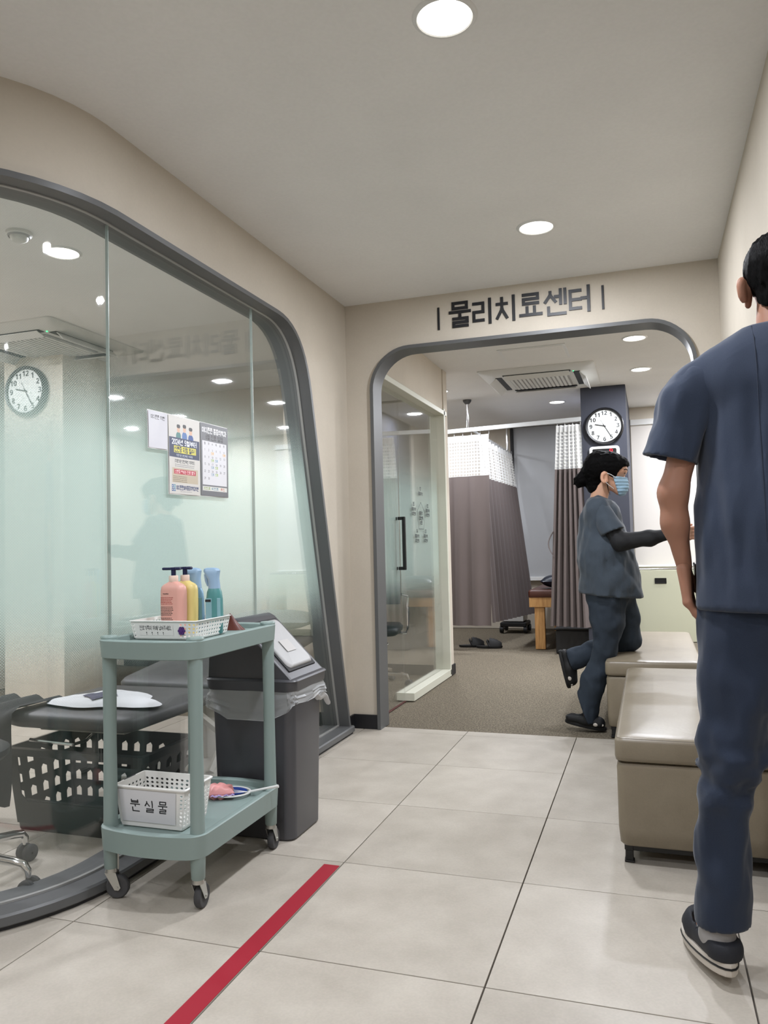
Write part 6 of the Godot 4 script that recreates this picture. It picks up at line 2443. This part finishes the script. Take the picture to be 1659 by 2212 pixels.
	# mask with pleats and ear loops
	var mb := [[V.call(-0.172, 1.402), V.call(-0.150, 1.358), 0.062, 0.046, Zx, 1.02], [V.call(-0.128, 1.398), V.call(-0.126, 1.375), 0.022, 0.020]]
	var mc1 := Vector3(-1, -0.25, 0).normalized()
	var mc2 := Vector3(0.12, 1, 0).normalized()
	g = skin(mb, 0.0045, 0.02, [[mc1, mc1.dot(V.call(-0.172, 1.38))], [mc2, mc2.dot(V.call(-0.14, 1.418))]], [], func(p: Vector3) -> float: return -0.0016 * signf(sin(p.y * 330.0)) - 0.002)
	var mask := put("face_mask", g, M.mask_blue, t, "pale blue pleated face mask")
	g = G.new()
	for s in [-1, 1]:
		g.tube([V.call(-0.165, 1.412, -4.63 + s * 0.063), V.call(-0.195, 1.432, -4.63 + s * 0.080), V.call(-0.222, 1.442, -4.63 + s * 0.090)], 0.0022, 5)
		g.tube([V.call(-0.180, 1.352, -4.63 + s * 0.052), V.call(-0.205, 1.372, -4.63 + s * 0.078), V.call(-0.222, 1.390, -4.63 + s * 0.089)], 0.0022, 5)
	put("ear_loop", g, M.mask_loop, mask, "white elastic ear loop")
	# scrub top
	var top := [
		[V.call(-0.258, 1.17), V.call(-0.245, 0.99), 0.122, 0.140, Zx, 0.74],
		[V.call(-0.245, 0.99), V.call(-0.230, 0.72), 0.145, 0.165, Zx, 0.78],
		[V.call(-0.262, 1.235, -4.75), V.call(-0.262, 1.235, -4.51), 0.062, 0.062],
		[V.call(-0.262, 1.27), V.call(-0.262, 1.25), 0.058, 0.085],
		[V.call(-0.18, 0.95), V.call(-0.135, 0.76), 0.095, 0.088, Zx, 0.75],
	]
	var tf1 := folds(21, 0.013, Vector3(7, 6, 8))
	var tf2 := folds(25, 0.0065, Vector3(24, 8, 9))
	var hm := Vector3(-0.10, -1, 0).normalized()
	var nc := Vector3(0.45, 1, 0).normalized()
	g = skin(top, 0.010, 0.05, [[hm, hm.dot(V.call(-0.26, 0.755))], [nc, nc.dot(V.call(-0.255, 1.316))]], [], func(p: Vector3) -> float: return tf1.call(p) + tf2.call(p))
	put("shirt", g, M.scrub_slate, t)
	var sd := Vector3(0.36, -0.93, 0.1).normalized()
	g = skin([[V.call(-0.258, 1.228, -4.515), V.call(-0.178, 1.085, -4.452), 0.062, 0.066]], 0.008, 0.03, [[sd, sd.dot(V.call(-0.178, 1.112, -4.448))]], [[V.call(-0.155, 1.05, -4.445), V.call(-0.195, 1.12, -4.46), 0.054, 0.040]], folds(22, 0.005, Vector3(10, 8, 10)))
	put("sleeve", g, M.scrub_slate, t)
	put("sleeve", skin([[V.call(-0.255, 1.225, -4.75), V.call(-0.225, 1.08, -4.80), 0.058, 0.062]], 0.010, 0.03), M.scrub_slate, t)
	g = skin([[V.call(-0.195, 1.115, -4.462), V.call(-0.150, 1.052, -4.45), 0.040, 0.044], [V.call(-0.150, 1.052, -4.445), V.call(0.0, 1.068, -4.452), 0.047, 0.040], [V.call(0.0, 1.068, -4.452), V.call(0.115, 1.088, -4.46), 0.038, 0.029]], 0.008, 0.03, [], [], folds(23, 0.004, Vector3(14, 14, 14)))
	put("undersleeve", g, M.sleeve_black, t, "black long undersleeve")
	# trousers
	var tr := [
		[V.call(-0.245, 0.86), V.call(-0.235, 0.78), 0.118, 0.125, Zx, 0.76],
		[V.call(-0.245, 0.76, -4.55), V.call(-0.238, 0.60, -4.55), 0.108, 0.088],
		[V.call(-0.238, 0.60, -4.55), V.call(-0.255, 0.45, -4.55), 0.086, 0.064],
		[V.call(-0.255, 0.45, -4.55), V.call(-0.330, 0.27, -4.553), 0.060, 0.064],
		[V.call(-0.330, 0.27, -4.553), V.call(-0.392, 0.05, -4.555), 0.064, 0.078],
		[V.call(-0.190, 0.77, -4.70), V.call(-0.150, 0.62, -4.735), 0.100, 0.078],
		[V.call(-0.150, 0.62, -4.735), V.call(-0.128, 0.498, -4.74), 0.078, 0.070],
		[V.call(-0.135, 0.488, -4.74), V.call(-0.30, 0.425, -4.75), 0.062, 0.058],
		[V.call(-0.30, 0.425, -4.75), V.call(-0.490, 0.352, -4.755), 0.056, 0.064],
	]
	var c1 := Vector3(0.05, -1, 0).normalized()
	var c2 := Vector3(-1, -0.35, 0).normalized()
	var wf1 := folds(41, 0.014, Vector3(7, 7, 7))
	var wf2 := folds(42, 0.006, Vector3(26, 9, 9))
	g = skin(tr, 0.0095, 0.028, [[c1, c1.dot(V.call(-0.385, 0.044))], [c2, c2.dot(V.call(-0.470, 0.355, -4.755))]], [], func(p: Vector3) -> float: return wf1.call(p) + wf2.call(p))
	put("trousers", g, M.trouser_slate, t)
	# clogs with white spots
	for k in 2:
		var xf: Transform3D
		if k == 0:
			xf = Transform3D(Basis(Vector3(0, 0, 1), -0.17), V.call(-0.378, 0.024, -4.555))
		else:
			xf = Transform3D(Basis(Vector3(0, 0, 1), -1.36), V.call(-0.510, 0.305, -4.755))
		var cl := [[xf * Vector3(-0.085, 0.030, 0), xf * Vector3(0.0, 0.034, 0), 0.030, 0.036, Zx, 0.8], [xf * Vector3(0.0, 0.036, 0), xf * Vector3(0.068, 0.030, 0), 0.042, 0.036, Zx, 0.8]]
		var dn: Vector3 = xf.basis * Vector3.DOWN
		g = skin(cl, 0.006, 0.02, [[dn, dn.dot(xf * Vector3(0, 0.012, 0))]], [[xf * Vector3(-0.10, 0.068, 0), xf * Vector3(-0.015, 0.072, 0), 0.034, 0.034]])
		var shoe := put("clog", g, M.clog_black, t, "black clog with white spots")
		g = G.new()
		var rs := []
		for lv in [[-0.004, 0.96], [0.0, 1.0], [0.014, 1.0], [0.016, 0.97]]:
			var lp := PackedVector3Array()
			for p in shoe_rings(0.115, 0.044, [lv])[0]:
				lp.append(xf * p)
			rs.append(lp)
		g.loops(rs, true, true, true)
		put("sole", g, M.clog_black, shoe)
		g = G.new()
		for sp in [[0.052, 0.028, 0.013, 0.010], [-0.012, 0.046, 0.009, 0.006], [0.088, 0.030, 0.009, 0.007]]:
			for s in [1]:
				var zz := 0.050 if absf(sp[0]) < 0.08 else 0.037
				var q := Transform3D(xf.basis * Basis(Vector3.RIGHT, PI / 2), xf * Vector3(sp[0], sp[1], zz - 0.004)).scaled_local(Vector3(sp[2] / 0.01, 1, sp[3] / 0.01))
				g.lathe([[0.0005, 0.0035], [0.007, 0.003], [0.010, 0.0]], q, 14)
		put("spot", g, M.sole_white, shoe, "white spots")
		if k == 0:
			g = G.new()
			for sp in [[0.012, 0.074, 0.02], [0.040, 0.066, 0.015]]:
				g.lathe([[0.0005, 0.010], [0.007, 0.007], [0.009, 0.0]], Transform3D(xf.basis, xf * Vector3(sp[0], sp[1], sp[2])), 12)
			put("charm", g, M.charm_yellow, shoe, "yellow shoe charms")
